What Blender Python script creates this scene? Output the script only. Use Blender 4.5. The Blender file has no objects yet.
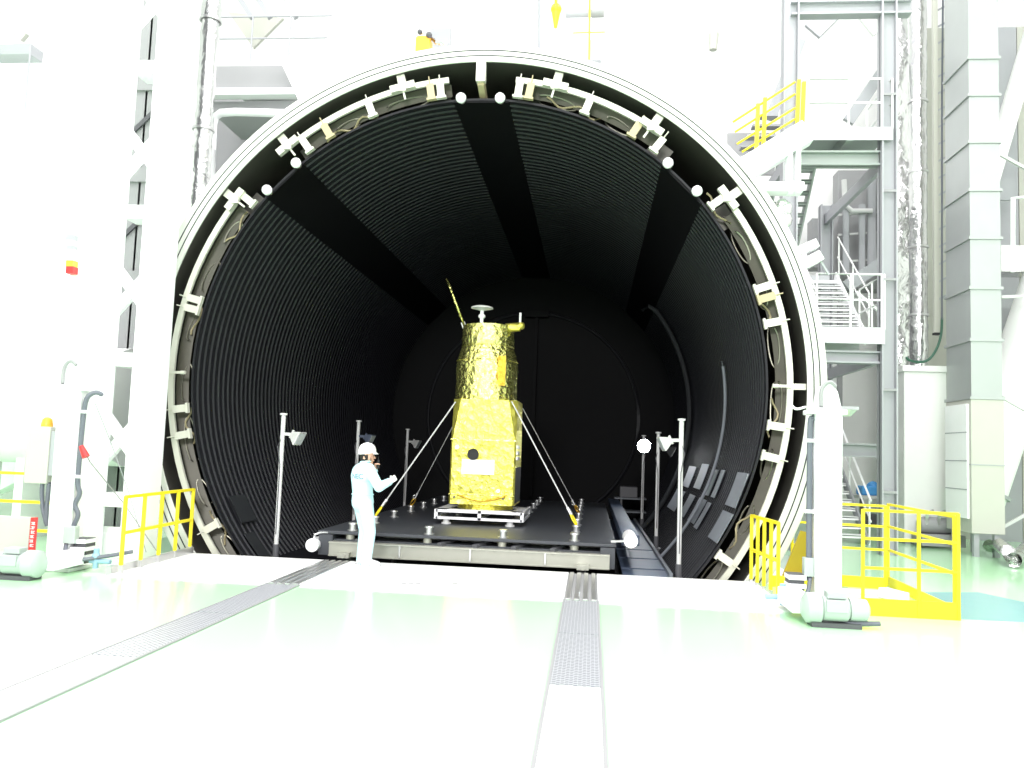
import bpy, bmesh, math, random
from mathutils import Vector, Matrix
random.seed(7)
sc = bpy.context.scene
COL = sc.collection
PI = math.pi
# ------------------------------------------------------------------ camera
CAMP = dict(x=1.89354, y=-12.31942, z=1.77581, yaw=0.098697, pitch=0.080149, roll=0.036747, f=819.327)
def cam_axes():
    y, p, r = CAMP['yaw'], CAMP['pitch'], CAMP['roll']
    f = Vector((-math.sin(y)*math.cos(p), math.cos(y)*math.cos(p), math.sin(p)))
    rt = Vector((math.cos(y), math.sin(y), 0)); up = rt.cross(f)
    c, s = math.cos(r), math.sin(r)
    return c*rt + s*up, -s*rt + c*up, f
RT, UP, FW = cam_axes()
CPOS = Vector((CAMP['x'], CAMP['y'], CAMP['z']))
cd = bpy.data.cameras.new('camera'); cam = bpy.data.objects.new('camera', cd); COL.objects.link(cam)
cam.matrix_world = Matrix(((RT.x, UP.x, -FW.x, CPOS.x), (RT.y, UP.y, -FW.y, CPOS.y), (RT.z, UP.z, -FW.z, CPOS.z), (0, 0, 0, 1)))
cd.sensor_fit = 'HORIZONTAL'; cd.sensor_width = 36.0; cd.lens = CAMP['f']*36.0/1024.0
cd.clip_start = 0.05; cd.clip_end = 200
sc.camera = cam
# ------------------------------------------------------------------ light and exposure
sc.view_settings.view_transform = 'Standard'; sc.view_settings.look = 'None'
sc.view_settings.gamma = 1.0; sc.view_settings.use_curve_mapping = False
sc.view_settings.exposure = 0.95
w = bpy.data.worlds.new('hall_ambient_fill'); sc.world = w; w.use_nodes = True  # even white fill light, added all round the open hall
w.node_tree.nodes['Background'].inputs[0].default_value = (0.97, 0.98, 1.0, 1)
w.node_tree.nodes['Background'].inputs[1].default_value = 0.75
def area(name, loc, rot, sx, sy, power, color=(1, 0.99, 0.97)):
    l = bpy.data.lights.new(name, 'AREA'); l.shape = 'RECTANGLE'; l.size = sx; l.size_y = sy; l.energy = power; l.color = color
    o = bpy.data.objects.new(name, l); o.location = loc; o.rotation_euler = rot; COL.objects.link(o); return o
for lx in (-8, 0, 8):
    for ly in (-18, -9, -3.5):
        area('unseen_hall_light', (lx, ly, 16.5), (0, 0, 0), 2.4, 2.4, 260)
area('unseen_hall_light', (6.3, 2.0, 16.5), (0, 0, 0), 2, 2, 330)  # out of view, set here to brighten left-facing duct faces
area('unseen_hall_light', (-6.5, 2.0, 16.5), (0, 0, 0), 2, 2, 330)
area('unseen_hall_light', (0.5, -24, 9), (math.radians(68), 0, 0), 5, 2.5, 1800)  # front fill added behind the camera to brighten the satellite

# pixel -> point on a known plane (used once to survey where things stand)
def _ray(px, py): return FW + ((px-512)/CAMP['f'])*RT - ((py-384)/CAMP['f'])*UP
def aY(px, py, Y):
    d = _ray(px, py); return CPOS + d*((Y-CPOS.y)/d.y)
def aZ(px, py, Z):
    d = _ray(px, py); return CPOS + d*((Z-CPOS.z)/d.z)
def aX(px, py, X):
    d = _ray(px, py); return CPOS + d*((X-CPOS.x)/d.x)

# ------------------------------------------------------------------ materials
def mat(name, col, rough=0.5, metal=0.0, spec=0.5, emit=None, estr=0.0, bump=None, coat=0.0, var=0.0, vscale=3.0):
    m = bpy.data.materials.new(name); m.use_nodes = True
    nt = m.node_tree; b = nt.nodes['Principled BSDF']
    b.inputs['Base Color'].default_value = (*col, 1); b.inputs['Roughness'].default_value = rough
    b.inputs['Metallic'].default_value = metal; b.inputs['Specular IOR Level'].default_value = spec
    b.inputs['Coat Weight'].default_value = coat
    if emit: b.inputs['Emission Color'].default_value = (*emit, 1); b.inputs['Emission Strength'].default_value = estr
    tc = nt.nodes.new('ShaderNodeTexCoord')
    nz = nt.nodes.new('ShaderNodeTexNoise'); nz.inputs['Scale'].default_value = vscale; nz.inputs['Detail'].default_value = 4
    nt.links.new(tc.outputs['Object'], nz.inputs['Vector'])
    mx = nt.nodes.new('ShaderNodeMix'); mx.data_type = 'RGBA'
    v = var if var else 0.03
    mx.inputs[6].default_value = (*[c*(1-v) for c in col], 1); mx.inputs[7].default_value = (*[min(1, c*(1+v)) for c in col], 1)
    nt.links.new(nz.outputs['Fac'], mx.inputs[0]); nt.links.new(mx.outputs[2], b.inputs['Base Color'])
    if bump:
        kind, scale, strength = bump
        t = nt.nodes.new('ShaderNodeTexVoronoi' if kind == 'crinkle' else 'ShaderNodeTexNoise'); t.inputs['Scale'].default_value = scale
        nt.links.new(tc.outputs['Object'], t.inputs['Vector'])
        bp = nt.nodes.new('ShaderNodeBump'); bp.inputs['Strength'].default_value = strength; bp.inputs['Distance'].default_value = 0.05
        src = t.outputs[0]
        if kind == 'crinkle':
            n2 = nt.nodes.new('ShaderNodeTexNoise'); n2.inputs['Scale'].default_value = scale*1.3; n2.inputs['Detail'].default_value = 3
            n2.inputs['Distortion'].default_value = 1.6
            nt.links.new(tc.outputs['Object'], n2.inputs['Vector'])
            ad = nt.nodes.new('ShaderNodeMath'); ad.operation = 'ADD'
            nt.links.new(t.outputs[0], ad.inputs[0]); nt.links.new(n2.outputs['Fac'], ad.inputs[1]); src = ad.outputs[0]
        nt.links.new(src, bp.inputs['Height']); nt.links.new(bp.outputs['Normal'], b.inputs['Normal'])
    return m
M = {}
M['white'] = mat('white_paint', (0.86, 0.86, 0.86), 0.4)
M['wall'] = mat('white_wall', (0.84, 0.84, 0.83), 0.7)
M['white_bright'] = mat('gloss_white_enamel', (0.9, 0.9, 0.92), 0.3)
M['flange'] = mat('cream_white_flange', (0.66, 0.67, 0.62), 0.35)
M['bracket'] = mat('brushed_bracket_steel', (0.62, 0.61, 0.54), 0.42, 0.25)
M['bracket_tan'] = mat('tan_bracket', (0.42, 0.36, 0.22), 0.5, 0.2)
M['vessel'] = mat('stained_vessel_steel', (0.10, 0.095, 0.085), 0.4, 0.6, var=0.25, vscale=2.2)
M['skin_steel'] = mat('shroud_back_steel', (0.34, 0.33, 0.27), 0.35, 0.8, var=0.3, vscale=2.5)
M['olive'] = mat('olive_brown_steel', (0.055, 0.050, 0.034), 0.4, 0.2, var=0.5, vscale=2.6)
M['shroud'] = mat('matt_black_shroud', (0.0085, 0.0088, 0.0120), 0.5, 0, 0.30, var=0.12, vscale=1.2)
M['shroud_strip'] = mat('smooth_black_strip', (0.0045, 0.0045, 0.0055), 0.6, 0, 0.10, var=0.1)
M['grey_and_sheen'] = mat('grey_metal_and_plate_sheen', (0.17, 0.185, 0.21), 0.6, 0.0, var=0.12, vscale=4)  # plain grey on fittings; on the lining plates, a painted reflection
M['cover_dark'] = mat('dark_cover_plate', (0.022, 0.024, 0.028), 0.5, 0, 0.4, var=0.1)
M['black'] = mat('black_rubber', (0.012, 0.012, 0.013), 0.6)
M['seam'] = mat('dark_seal', (0.03, 0.03, 0.035), 0.6)
M['deck'] = mat('black_anodised_deck', (0.050, 0.054, 0.064), 0.45, 0, 0.45, var=0.15, vscale=2)
M['walk'] = mat('blue_black_walkway', (0.050, 0.070, 0.115), 0.5, 0, 0.5, var=0.15, vscale=3)
M['beam'] = mat('bare_aluminium_beam', (0.38, 0.38, 0.33), 0.4, 0.4, var=0.12, vscale=2)
M['steel'] = mat('bright_steel', (0.62, 0.62, 0.62), 0.3, 0.8)
M['polegrey'] = mat('pale_grey_pole', (0.60, 0.60, 0.60), 0.45)
M['gold'] = mat('crinkled_gold_foil', (0.95, 0.86, 0.16), 0.34, 0.8, bump=('crinkle', 7, 0.55), var=0.08, vscale=5)
M['goldcyl'] = mat('wrapped_gold_foil', (0.96, 0.92, 0.30), 0.27, 0.95, bump=('crinkle', 9, 0.6), var=0.08, vscale=6)
M['goldside'] = M['gold']
M['orangefoil'] = mat('amber_foil', (0.75, 0.45, 0.05), 0.3, 0.7, bump=('crinkle', 12, 0.5))
M['yellow'] = mat('safety_yellow_paint', (0.88, 0.72, 0.02), 0.4)
M['amber'] = mat('shade_dark_yellow_panel', (0.36, 0.26, 0.008), 0.45)  # safety yellow darkened, the panel's shade put into the colour
M['orange'] = mat('orange_lamp_dome', (0.85, 0.42, 0.04), 0.35)
M['red'] = mat('red_paint', (0.62, 0.03, 0.03), 0.4)
M['grey'] = mat('light_grey_steel_paint', (0.37, 0.375, 0.40), 0.5)
M['greygreen'] = mat('pale_grey_green_paint', (0.32, 0.36, 0.34), 0.5)
M['midgrey'] = mat('mid_grey_paint', (0.30, 0.30, 0.31), 0.5)
M['darkgrey'] = mat('dark_grey_paint', (0.09, 0.09, 0.10), 0.5)
M['cable'] = mat('slate_cable', (0.13, 0.14, 0.17), 0.5)
M['greencable'] = mat('dark_green_hose', (0.03, 0.11, 0.07), 0.5)
M['foil'] = mat('silver_insulation_foil', (0.66, 0.66, 0.66), 0.2, 1.0, bump=('crinkle', 3.5, 0.45))
M['duct'] = mat('galvanised_duct_steel', (0.44, 0.46, 0.46), 0.33, 0.5, var=0.06, vscale=2)
M['louvre'] = mat('white_louvre', (0.95, 0.95, 0.96), 0.5)
M['fascia'] = mat('pale_fascia_paint', (0.50, 0.51, 0.53), 0.5)
M['panelgrey'] = mat('warm_grey_cabinet', (0.48, 0.48, 0.43), 0.5)
M['motor'] = mat('pale_green_motor_paint', (0.42, 0.48, 0.45), 0.45)
M['valve'] = mat('blue_valve_paint', (0.28, 0.45, 0.58), 0.45)
M['blue'] = mat('bright_blue_plastic', (0.08, 0.35, 0.75), 0.45)
M['suit'] = mat('pale_cyan_coverall', (0.54, 0.83, 0.88), 0.8, var=0.04, bump=('noise', 9, 0.25))
M['helmet'] = mat('white_helmet', (0.9, 0.9, 0.9), 0.35)
M['hair'] = mat('black_hair', (0.012, 0.010, 0.010), 0.7)
M['skin'] = mat('skin_tone', (0.62, 0.36, 0.26), 0.55)
M['shoe'] = mat('white_shoe', (0.85, 0.86, 0.88), 0.5)
M['glove'] = mat('white_glove', (0.88, 0.87, 0.86), 0.7)
M['letter'] = mat('blue_grey_lettering', (0.05, 0.065, 0.16), 0.6)
M['lens'] = mat('lit_floodlight_glass', (1, 1, 1), 0.3, emit=(0.92, 0.96, 1), estr=60.0)
M['glass'] = mat('floodlight_glass', (0.55, 0.58, 0.60), 0.15)
M['lamphead'] = mat('silver_lamp_head', (0.55, 0.55, 0.54), 0.4, 0.2)
M['lampdark'] = mat('dark_blue_lamp_head', (0.10, 0.12, 0.17), 0.4, 0.2)
M['teal'] = mat('teal_floor_paint', (0.20, 0.42, 0.43), 0.25)
M['plate'] = mat('white_bridge_plate', (0.9, 0.9, 0.9), 0.4)
M['mirror'] = mat('dark_mirror_face', (0.35, 0.30, 0.16), 0.2, 0.9)
M['antenna'] = mat('white_antenna', (0.72, 0.72, 0.70), 0.5)

def floor_mat():
    m = mat('light_green_floor_paint', (0.53, 0.86, 0.54), 0.16, 0, 0.6, coat=0.25, var=0.02, vscale=0.7)
    m.node_tree.nodes['Principled BSDF'].inputs['Coat Roughness'].default_value = 0.06
    return m
M['floor'] = floor_mat()
def tread_mat(name, base, dash):
    """chequer tread plate: rows of short dashes, alternating slant"""
    m = bpy.data.materials.new(name); m.use_nodes = True; nt = m.node_tree; b = nt.nodes['Principled BSDF']
    b.inputs['Roughness'].default_value = 0.38; b.inputs['Metallic'].default_value = 0.35
    tc = nt.nodes.new('ShaderNodeTexCoord'); sp = nt.nodes.new('ShaderNodeSeparateXYZ'); nt.links.new(tc.outputs['Object'], sp.inputs[0])
    def mth(op, a, bb=None):
        n = nt.nodes.new('ShaderNodeMath'); n.operation = op
        for i, v in enumerate((a, bb)):
            if v is None: continue
            if isinstance(v, (int, float)): n.inputs[i].default_value = v
            else: nt.links.new(v, n.inputs[i])
        return n.outputs[0]
    fx = mth('FRACT', mth('DIVIDE', sp.outputs['X'], 0.0667))
    tri = mth('ABSOLUTE', mth('SUBTRACT', fx, 0.5))
    yy = mth('ADD', sp.outputs['Y'], mth('MULTIPLY', tri, 0.05))
    fy = mth('FRACT', mth('DIVIDE', yy, 0.05))
    d1 = mth('LESS_THAN', fy, 0.42)
    d2 = mth('GREATER_THAN', mth('ABSOLUTE', mth('SUBTRACT', tri, 0.25)), 0.04)
    k = mth('MULTIPLY', d1, d2)
    mx = nt.nodes.new('ShaderNodeMix'); mx.data_type = 'RGBA'; mx.inputs[6].default_value = (*base, 1); mx.inputs[7].default_value = (*dash, 1)
    nt.links.new(k, mx.inputs[0]); nt.links.new(mx.outputs[2], b.inputs['Base Color'])
    return m
M['tread_dark'] = tread_mat('grey_tread_plate', (0.60, 0.61, 0.64), (0.16, 0.17, 0.21))
M['tread_glare'] = tread_mat('glare_pale_tread_plate', (0.88, 0.88, 0.89), (0.52, 0.52, 0.53))  # same plate made paler, reflected glare put into the colour

# ------------------------------------------------------------------ mesh builder
class MB:
    def __init__(s): s.v = []; s.f = []
    def add(s, vs, fs):
        o = len(s.v); s.v += [Vector(p) for p in vs]; s.f += [tuple(o+i for i in f) for f in fs]; return s
    def box(s, c, d, rz=0.0, rx=0.0, ry=0.0):
        R = Matrix.Rotation(rz, 3, 'Z') @ Matrix.Rotation(rx, 3, 'X') @ Matrix.Rotation(ry, 3, 'Y')
        c = Vector(c); h = Vector(d)/2
        vs = [c + R @ Vector((sx*h.x, sy*h.y, sz*h.z)) for sx in (-1, 1) for sy in (-1, 1) for sz in (-1, 1)]
        return s.add(vs, [(0, 1, 3, 2), (4, 6, 7, 5), (0, 4, 5, 1), (2, 3, 7, 6), (0, 2, 6, 4), (1, 5, 7, 3)])
    def bx(s, a, b):
        a = Vector(a); b = Vector(b)
        return s.box((a+b)/2, (abs(b.x-a.x), abs(b.y-a.y), abs(b.z-a.z)))
    def frame(s, d, up=None):
        d = d.normalized(); up = Vector(up) if up else Vector((0, 0, 1))
        if abs(d.dot(up)) > 0.99: up = Vector((0, 1, 0))
        x = d.cross(up).normalized(); y = x.cross(d).normalized(); return x, y, d
    def bar(s, p, q, w, h=None, up=None):
        p = Vector(p); q = Vector(q); h = h or w; x, y, d = s.frame(q-p, up)
        vs = []
        for e in (p, q):
            for sx, sy in ((-1, -1), (1, -1), (1, 1), (-1, 1)): vs.append(e + x*sx*w/2 + y*sy*h/2)
        return s.add(vs, [(0, 3, 2, 1), (4, 5, 6, 7), (0, 1, 5, 4), (1, 2, 6, 5), (2, 3, 7, 6), (3, 0, 4, 7)])
    def cone(s, p, q, r0, r1, n=16, cap=True):
        p = Vector(p); q = Vector(q); x, y, d = s.frame(q-p)
        vs = []
        for e, r in ((p, r0), (q, r1)):
            for i in range(n): a = 2*PI*i/n; vs.append(e + (x*math.cos(a)+y*math.sin(a))*r)
        fs = [(i, (i+1) % n, n+(i+1) % n, n+i) for i in range(n)]
        if cap: fs += [tuple(range(n-1, -1, -1)), tuple(range(n, 2*n))]
        return s.add(vs, fs)
    def cyl(s, p, q, r, n=16): return s.cone(p, q, r, r, n)
    def tube(s, pts, r, n=10, closed=False):
        pts = [Vector(p) for p in pts]; N = len(pts); vs = []; px = None
        for i, p in enumerate(pts):
            a = pts[i-1] if (i > 0 or closed) else p; b = pts[(i+1) % N] if (i < N-1 or closed) else p
            d = (b-a).normalized()
            if px is None: x, y, _ = s.frame(d)
            else:
                x = (px - d*px.dot(d)).normalized(); y = d.cross(x)
            px = x
            for k in range(n): t = 2*PI*k/n; vs.append(p + (x*math.cos(t)+y*math.sin(t))*r)
        fs = []
        for i in range(N if closed else N-1):
            j = (i+1) % N
            for k in range(n): fs.append((i*n+k, i*n+(k+1) % n, j*n+(k+1) % n, j*n+k))
        if not closed: fs += [tuple(range(n-1, -1, -1)), tuple((N-1)*n+k for k in range(n))]
        return s.add(vs, fs)
    def lathe(s, prof, c, axis='Z', n=32, a0=0.0, a1=2*PI, cap=False):
        """prof: (radius, height) pairs round an axis through c"""
        c = Vector(c); full = abs(a1-a0-2*PI) < 1e-6; cols = n if full else n+1; vs = []
        for i in range(cols):
            a = a0+(a1-a0)*i/n; ca, sa = math.cos(a), math.sin(a)
            for r, h in prof:
                vs.append(c + (Vector((r*ca, r*sa, h)) if axis == 'Z' else Vector((r*ca, h, r*sa))))
        k = len(prof); fs = []
        for i in range(n):
            j = (i+1) % cols
            for t in range(k-1): fs.append((i*k+t, j*k+t, j*k+t+1, i*k+t+1))
        if cap: fs += [tuple(i*k for i in range(cols)), tuple(i*k+k-1 for i in reversed(range(cols)))]
        return s.add(vs, fs)
    def ball(s, c, r, n=14, sc3=(1, 1, 1)):
        c = Vector(c); vs = [c+Vector((0, 0, r*sc3[2]))]; m = n//2
        for i in range(1, m):
            t = PI*i/m
            for j in range(n):
                a = 2*PI*j/n; vs.append(c+Vector((r*math.sin(t)*math.cos(a)*sc3[0], r*math.sin(t)*math.sin(a)*sc3[1], r*math.cos(t)*sc3[2])))
        vs.append(c-Vector((0, 0, r*sc3[2]))); L = len(vs)-1
        fs = [(0, 1+j, 1+(j+1) % n) for j in range(n)]
        for i in range(m-2):
            for j in range(n): a = 1+i*n; fs.append((a+j, a+n+j, a+n+(j+1) % n, a+(j+1) % n))
        a = 1+(m-2)*n; fs += [(L, a+(j+1) % n, a+j) for j in range(n)]
        return s.add(vs, fs)
    def prism(s, poly, off):
        off = Vector(off); n = len(poly); vs = [Vector(p) for p in poly]; vs += [p+off for p in vs]
        return s.add(vs, [tuple(range(n-1, -1, -1)), tuple(range(n, 2*n))]+[(i, (i+1) % n, n+(i+1) % n, n+i) for i in range(n)])
    def build(s, name, m, parent=None, smooth=False, bevel=0.0):
        o0 = parent_origin(parent)
        me = bpy.data.meshes.new(name); me.from_pydata([tuple(p-o0) for p in s.v], [], s.f)
        bm = bmesh.new(); bm.from_mesh(me); bmesh.ops.recalc_face_normals(bm, faces=bm.faces); bm.to_mesh(me); bm.free()
        me.materials.append(M[m] if isinstance(m, str) else m)
        if smooth:
            for p in me.polygons: p.use_smooth = True
            try: me.set_sharp_from_angle(angle=math.radians(38))
            except Exception: pass
        ob = bpy.data.objects.new(name, me); COL.objects.link(ob)
        if parent is not None: ob.parent = parent
        if bevel:
            b = ob.modifiers.new('bevel', 'BEVEL'); b.width = bevel; b.segments = 2; b.limit_method = 'ANGLE'
        return ob
def parent_origin(o):
    v = Vector((0, 0, 0))
    while o is not None: v = v + Vector(o.location); o = o.parent
    return v
def sm(pts, n=6):
    P = [Vector(p) for p in pts]; out = []
    for i in range(len(P)-1):
        a, b, c, d = P[max(i-1, 0)], P[i], P[i+1], P[min(i+2, len(P)-1)]
        for k in range(n):
            t = k/n; out.append(0.5*((2*b)+(c-a)*t+(2*a-5*b+4*c-d)*t*t+(3*b-a-3*c+d)*t*t*t))
    return out+[P[-1]]
def tag(o, label, cat, group=None, kind=None):
    if label: o['label'] = label
    if cat: o['category'] = cat
    if group: o['group'] = group
    if kind: o['kind'] = kind
    return o
def thing(name, label, cat, loc=(0, 0, 0), group=None):
    o = bpy.data.objects.new(name, None); o.empty_display_size = 0.2; o.location = loc; COL.objects.link(o)
    return tag(o, label, cat, group)
def struct(o): o['kind'] = 'structure'; return o
def copy_tree(o, loc, label, parent=None):
    c = o.copy(); COL.objects.link(c)
    if parent is None: c.location = loc; c['label'] = label
    else: c.parent = parent
    for ch in [x for x in bpy.data.objects if x.parent == o]: copy_tree(ch, None, None, c)
    return c
def text(body, size, m, parent, loc, rot, name='lettering', ext=0.003):
    cu = bpy.data.curves.new(name, 'FONT'); cu.body = body; cu.size = size; cu.extrude = ext; cu.align_x = 'CENTER'; cu.align_y = 'CENTER'
    t = bpy.data.objects.new(name, cu); COL.objects.link(t)
    t.location = Vector(loc); t.rotation_euler = rot
    bpy.context.view_layer.update()
    me = bpy.data.meshes.new_from_object(t.evaluated_get(bpy.context.evaluated_depsgraph_get()))
    mw = t.matrix_world.copy(); bpy.data.objects.remove(t)
    me.transform(Matrix.Translation(-parent_origin(parent)) @ mw); me.materials.clear(); me.materials.append(M[m])
    o = bpy.data.objects.new(name, me); COL.objects.link(o); o.parent = parent; return o
def arc_pts(fn, n): return [fn(i/n) for i in range(n+1)]

# ================================================================== setting
XC, ZC, RF, RS = 0.0, 2.827, 5.022, 4.465          # chamber axis, flange bore, shroud radius
YEDGE = -0.1
fl = MB()
def slab(x0, x1, y0, y1, z0=-0.3, z1=0.0): fl.bx((x0, y0, z0), (x1, y1, z1))
slab(-19, 16, -40, YEDGE); slab(-19, -5.6, YEDGE, 14); slab(5.6, 16, YEDGE, 14)
struct(fl.build('floor', 'floor'))
pit = MB(); pit.bx((-5.6, YEDGE+0.0, -3.0), (5.6, 0.6, -2.7)); pit.bx((-5.6, -0.45, -3.0), (5.6, -0.15, -0.3))
struct(pit.build('trim_1', 'midgrey'))
wb = MB(); wb.bx((-19, 12, 0), (-5.9, 12.3, 22)); wb.bx((5.9, 12, 0), (16, 12.3, 22)); wb.bx((-5.9, 12, 8.6), (5.9, 12.3, 22))
struct(wb.build('wall_back', 'wall'))
wl = MB(); wl.bx((-19.3, -12, 0), (-19, 14, 22)); struct(wl.build('wall_left', 'wall'))
wr = MB(); wr.bx((13.5, -12, 0), (13.8, 14, 22)); struct(wr.build('wall_right', 'wall'))
tm = MB(); tm.prism([(6.42, -0.2, 0.0), (7.42, 0.1, 0.0), (8.1, -1.6, 0.0), (7.0, -2.07, 0.0), (6.25, -2.1, 0.0)], (0, 0, 0.004))
struct(tm.build('trim_2', 'teal'))

# ================================================================== chamber
ch = thing('vacuum_chamber', 'huge round open test chamber with black ribbed lining and white rim', 'vacuum chamber', (XC, 0, ZC))
C0 = Vector((XC, 0, ZC))
def pol(r, a, y): return C0 + Vector((r*math.cos(a), y, r*math.sin(a)))
fp = MB(); RO = RF+0.285
fp.lathe([(RF, 0.03), (RF, 0.008), (RF+0.008, 0.0), (RF+0.085, 0.0), (RF+0.085, 0.03), (RF+0.10, 0.03), (RF+0.10, 0.0), (RF+0.172, 0.0), (RF+0.172, 0.03), (RF+0.187, 0.03), (RF+0.187, 0.0), (RO-0.012, 0.0), (RO, 0.012), (RO, 0.34), (RF+0.02, 0.34), (RF+0.02, 0.03), (RF, 0.03)], C0, 'Y', 192)
rim = fp.build('flange', 'flange', ch, True)
for r in (RF+0.0925, RF+0.1795):
    MB().lathe([(r-0.009, -0.003), (r+0.009, -0.003), (r+0.009, 0.02), (r-0.009, 0.02), (r-0.009, -0.003)], C0, 'Y', 192).build('seal_groove', 'seam', rim)
MB().lathe([(RF+0.001, 0.03), (RF+0.001, 14.6)], C0, 'Y', 128).build('vessel_shell', 'vessel', ch, True)
MB().lathe([(RF+0.05, 0.34), (RF+0.12, 0.4), (RF+0.12, 14.6), (0.0, 15.4)], C0, 'Y', 96).build('vessel_exterior', 'midgrey', ch, True)
YS = 0.18
MB().lathe([(RS+0.02, YS+0.02), (RS+0.02, 14.0), (RS+0.034, 14.0), (RS+0.034, YS+0.02), (RS+0.02, YS+0.02)], C0, 'Y', 128).build('shroud_jacket', 'skin_steel', ch, True)
MB().lathe([(RS, YS), (RS+0.034, YS), (RS+0.034, YS+0.04), (RS, YS+0.04), (RS, YS)], C0, 'Y', 160).build('shroud_rim', 'shroud', ch, True)
YB = 13.4
# ribbed panels between smooth strips
strips = [(84.3, 95.7), (129.8, 140.3), (38.9, 50.1)]
rib_prof = []
y = YS
while y < YB-0.19:
    rib_prof += [(0.0, y), (0.0, y+0.115), (0.024, y+0.135), (0.024, y+0.155), (0.0, y+0.175)]; y += 0.185
rib_prof.append((0.0, YB))
def ribbed(a0, a1):
    n = max(6, int((a1-a0)/2.6)); m = MB()
    m.lathe([(RS-h, yy) for h, yy in rib_prof], C0, 'Y', n, math.radians(a0), math.radians(a1))
    m.build('ribbed_panel', 'shroud', ch, False)
edges = [(95.7, 129.8), (50.1, 84.3), (140.3, 222), (-42, 38.9)]
for a0, a1 in edges: ribbed(a0, a1)
MB().lathe([(RS-0.01, YS), (RS-0.01, YB)], C0, 'Y', 36, math.radians(222), math.radians(318)).build('floor_panel', 'shroud', ch, True)
for a0, a1 in strips:
    p = [pol(RS-0.02, math.radians(a), yy) for a in (a0, a1) for yy in (YS-0.01, YB)]
    nrm = (C0-(p[0]+p[2])/2); nrm.y = 0; nrm.normalize()
    m = MB(); m.prism([p[0], p[1], p[3], p[2]], -nrm*0.03); m.build('smooth_strip', 'shroud_strip', ch)
# back end
m = MB(); m.lathe([(RS, YB), (RS-0.25, YB+0.12), (3.4, YB+0.3), (3.38, YB+0.27), (1.8, YB+0.45), (0.01, YB+0.5)], C0, 'Y', 96); m.build('end_wall', 'shroud_strip', ch, True)
m = MB(); m.tube([pol(3.35, a*PI/32, YB+0.22) for a in range(64)], 0.05, 8, True); m.build('end_ring', 'shroud', ch, True)
m = MB(); m.bar((0.05, YB+0.15, ZC-2.5), (0.05, YB+0.15, ZC+3.3), 0.1, 0.1); m.box((0.05, YB+0.12, ZC+3.3), (0.75, 0.2, 0.22)); m.build('end_duct', 'shroud_strip', ch)
# header rail segments with their brackets
def ang(px, py, Y=0.15):
    h = aY(px, py, Y)-C0; return math.atan2(h.z, h.x)
def rad(px, py, Y=0.15):
    h = aY(px, py, Y)-C0; return math.hypot(h.z, h.x)
RR = 4.80
def rail(a0, a1):
    n = max(8, int(abs(a1-a0)/0.05)); m = MB()
    m.lathe([(RR-0.045, 0.10), (RR+0.045, 0.10), (RR+0.045, 0.15), (RR-0.045, 0.15), (RR-0.045, 0.10)], C0, 'Y', n, a0, a1)
    m.build('header_rail', 'bracket', ch, True)
    m = MB(); m.lathe([(RR-0.15, 0.40), (RR+0.03, 0.34), (RR+0.03, 0.36), (RR-0.15, 0.42), (RR-0.15, 0.40)], C0, 'Y', n, a0, a1); m.build('backing_ring', 'olive', ch, True)
rail(ang(748, 200), math.radians(-52)+0)          # right side, ends above the floor pit
rail(ang(517, 76), ang(662, 130)); rail(ang(300, 142), ang(449, 78)); rail(math.radians(232), ang(236, 203)) if ang(236, 203) > 3 else rail(math.radians(-128), ang(236, 203)-2*PI)
def bracket(px, py, kind):
    a = ang(px, py); rd = Vector((math.cos(a), 0, math.sin(a))); tg = Vector((-math.sin(a), 0, math.cos(a)))
    m = MB()
    if kind == 'bar' or kind == 'tan':
        m.bar(pol(RS+0.05, a, 0.09), pol(RR-0.03, a, 0.09), 0.04, 0.115, tg)
        m.bar(pol(RS+0.055, a, 0.05), pol(RS+0.055, a, 0.13), 0.16, 0.035, rd)
        m.cyl(pol(RR-0.03, a, 0.075), pol(RR+0.09, a, 0.075), 0.01, 8)
    elif kind == 'tee':
        m.bar(pol(RF+0.0, a, 0.12), pol(RR, a, 0.12), 0.07, 0.13, tg)
        p = pol(RR, a, 0.06); m.bar(p-tg*0.20, p+tg*0.20, 0.09, 0.11, rd)
        m.bar(pol(RR, a, 0.03), pol(RR-0.22, a, 0.03), 0.02, 0.03, tg); m.box(pol(RR-0.03, a, 0.0), (0.12, 0.05, 0.12))
    elif kind == 'thin':
        m.bar(pol(RF, a, 0.12), pol(RR, a, 0.12), 0.06, 0.09, tg); m.bar(pol(RR, a, 0.04), pol(RR-0.19, a, 0.04), 0.03, 0.04, tg)
        m.cyl(pol(RR-0.19, a, 0.04), pol(RR-0.27, a, 0.04), 0.03, 8)
    elif kind == 'post':
        m.bar(pol(RF+0.0, a, 0.05), pol(RF-0.32, a, 0.05), 0.12, 0.15, tg)
    m.build('bracket', 'bracket_tan' if kind == 'tan' else 'bracket', ch)
for px, py, k in [(371, 104, 'tee'), (303, 140, 'bar'), (326, 128, 'tan'), (290, 148, 'tee'), (403, 85, 'tee'), (370, 106, 'bar'), (441, 88, 'bar'), (431, 89, 'tan'),
                  (520, 87, 'bar'), (531, 88, 'tan'), (558, 80, 'tee'), (590, 102, 'bar'), (638, 127, 'tan'), (652, 128, 'tee'), (663, 140, 'bar'),
                  (725, 197, 'bar'), (738, 192, 'tee'), (769, 286, 'bar'), (771, 297, 'tan'), (778, 322, 'bar'), (796, 387, 'thin'), (786, 428, 'bar'), (777, 459, 'bar'), (735, 566, 'bar'),
                  (246, 198, 'bar'), (232, 197, 'tee'), (190, 298, 'bar'), (188, 308, 'bar'), (180, 373, 'thin'), (180, 409, 'bar'), (179, 436, 'bar'), (207, 530, 'bar'), (482, 80, 'post')]:
    if (px, py) == (371, 104): continue
    bracket(px, py, k)
a = ang(482, 80); tg = Vector((-math.sin(a), 0, math.cos(a)))
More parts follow.
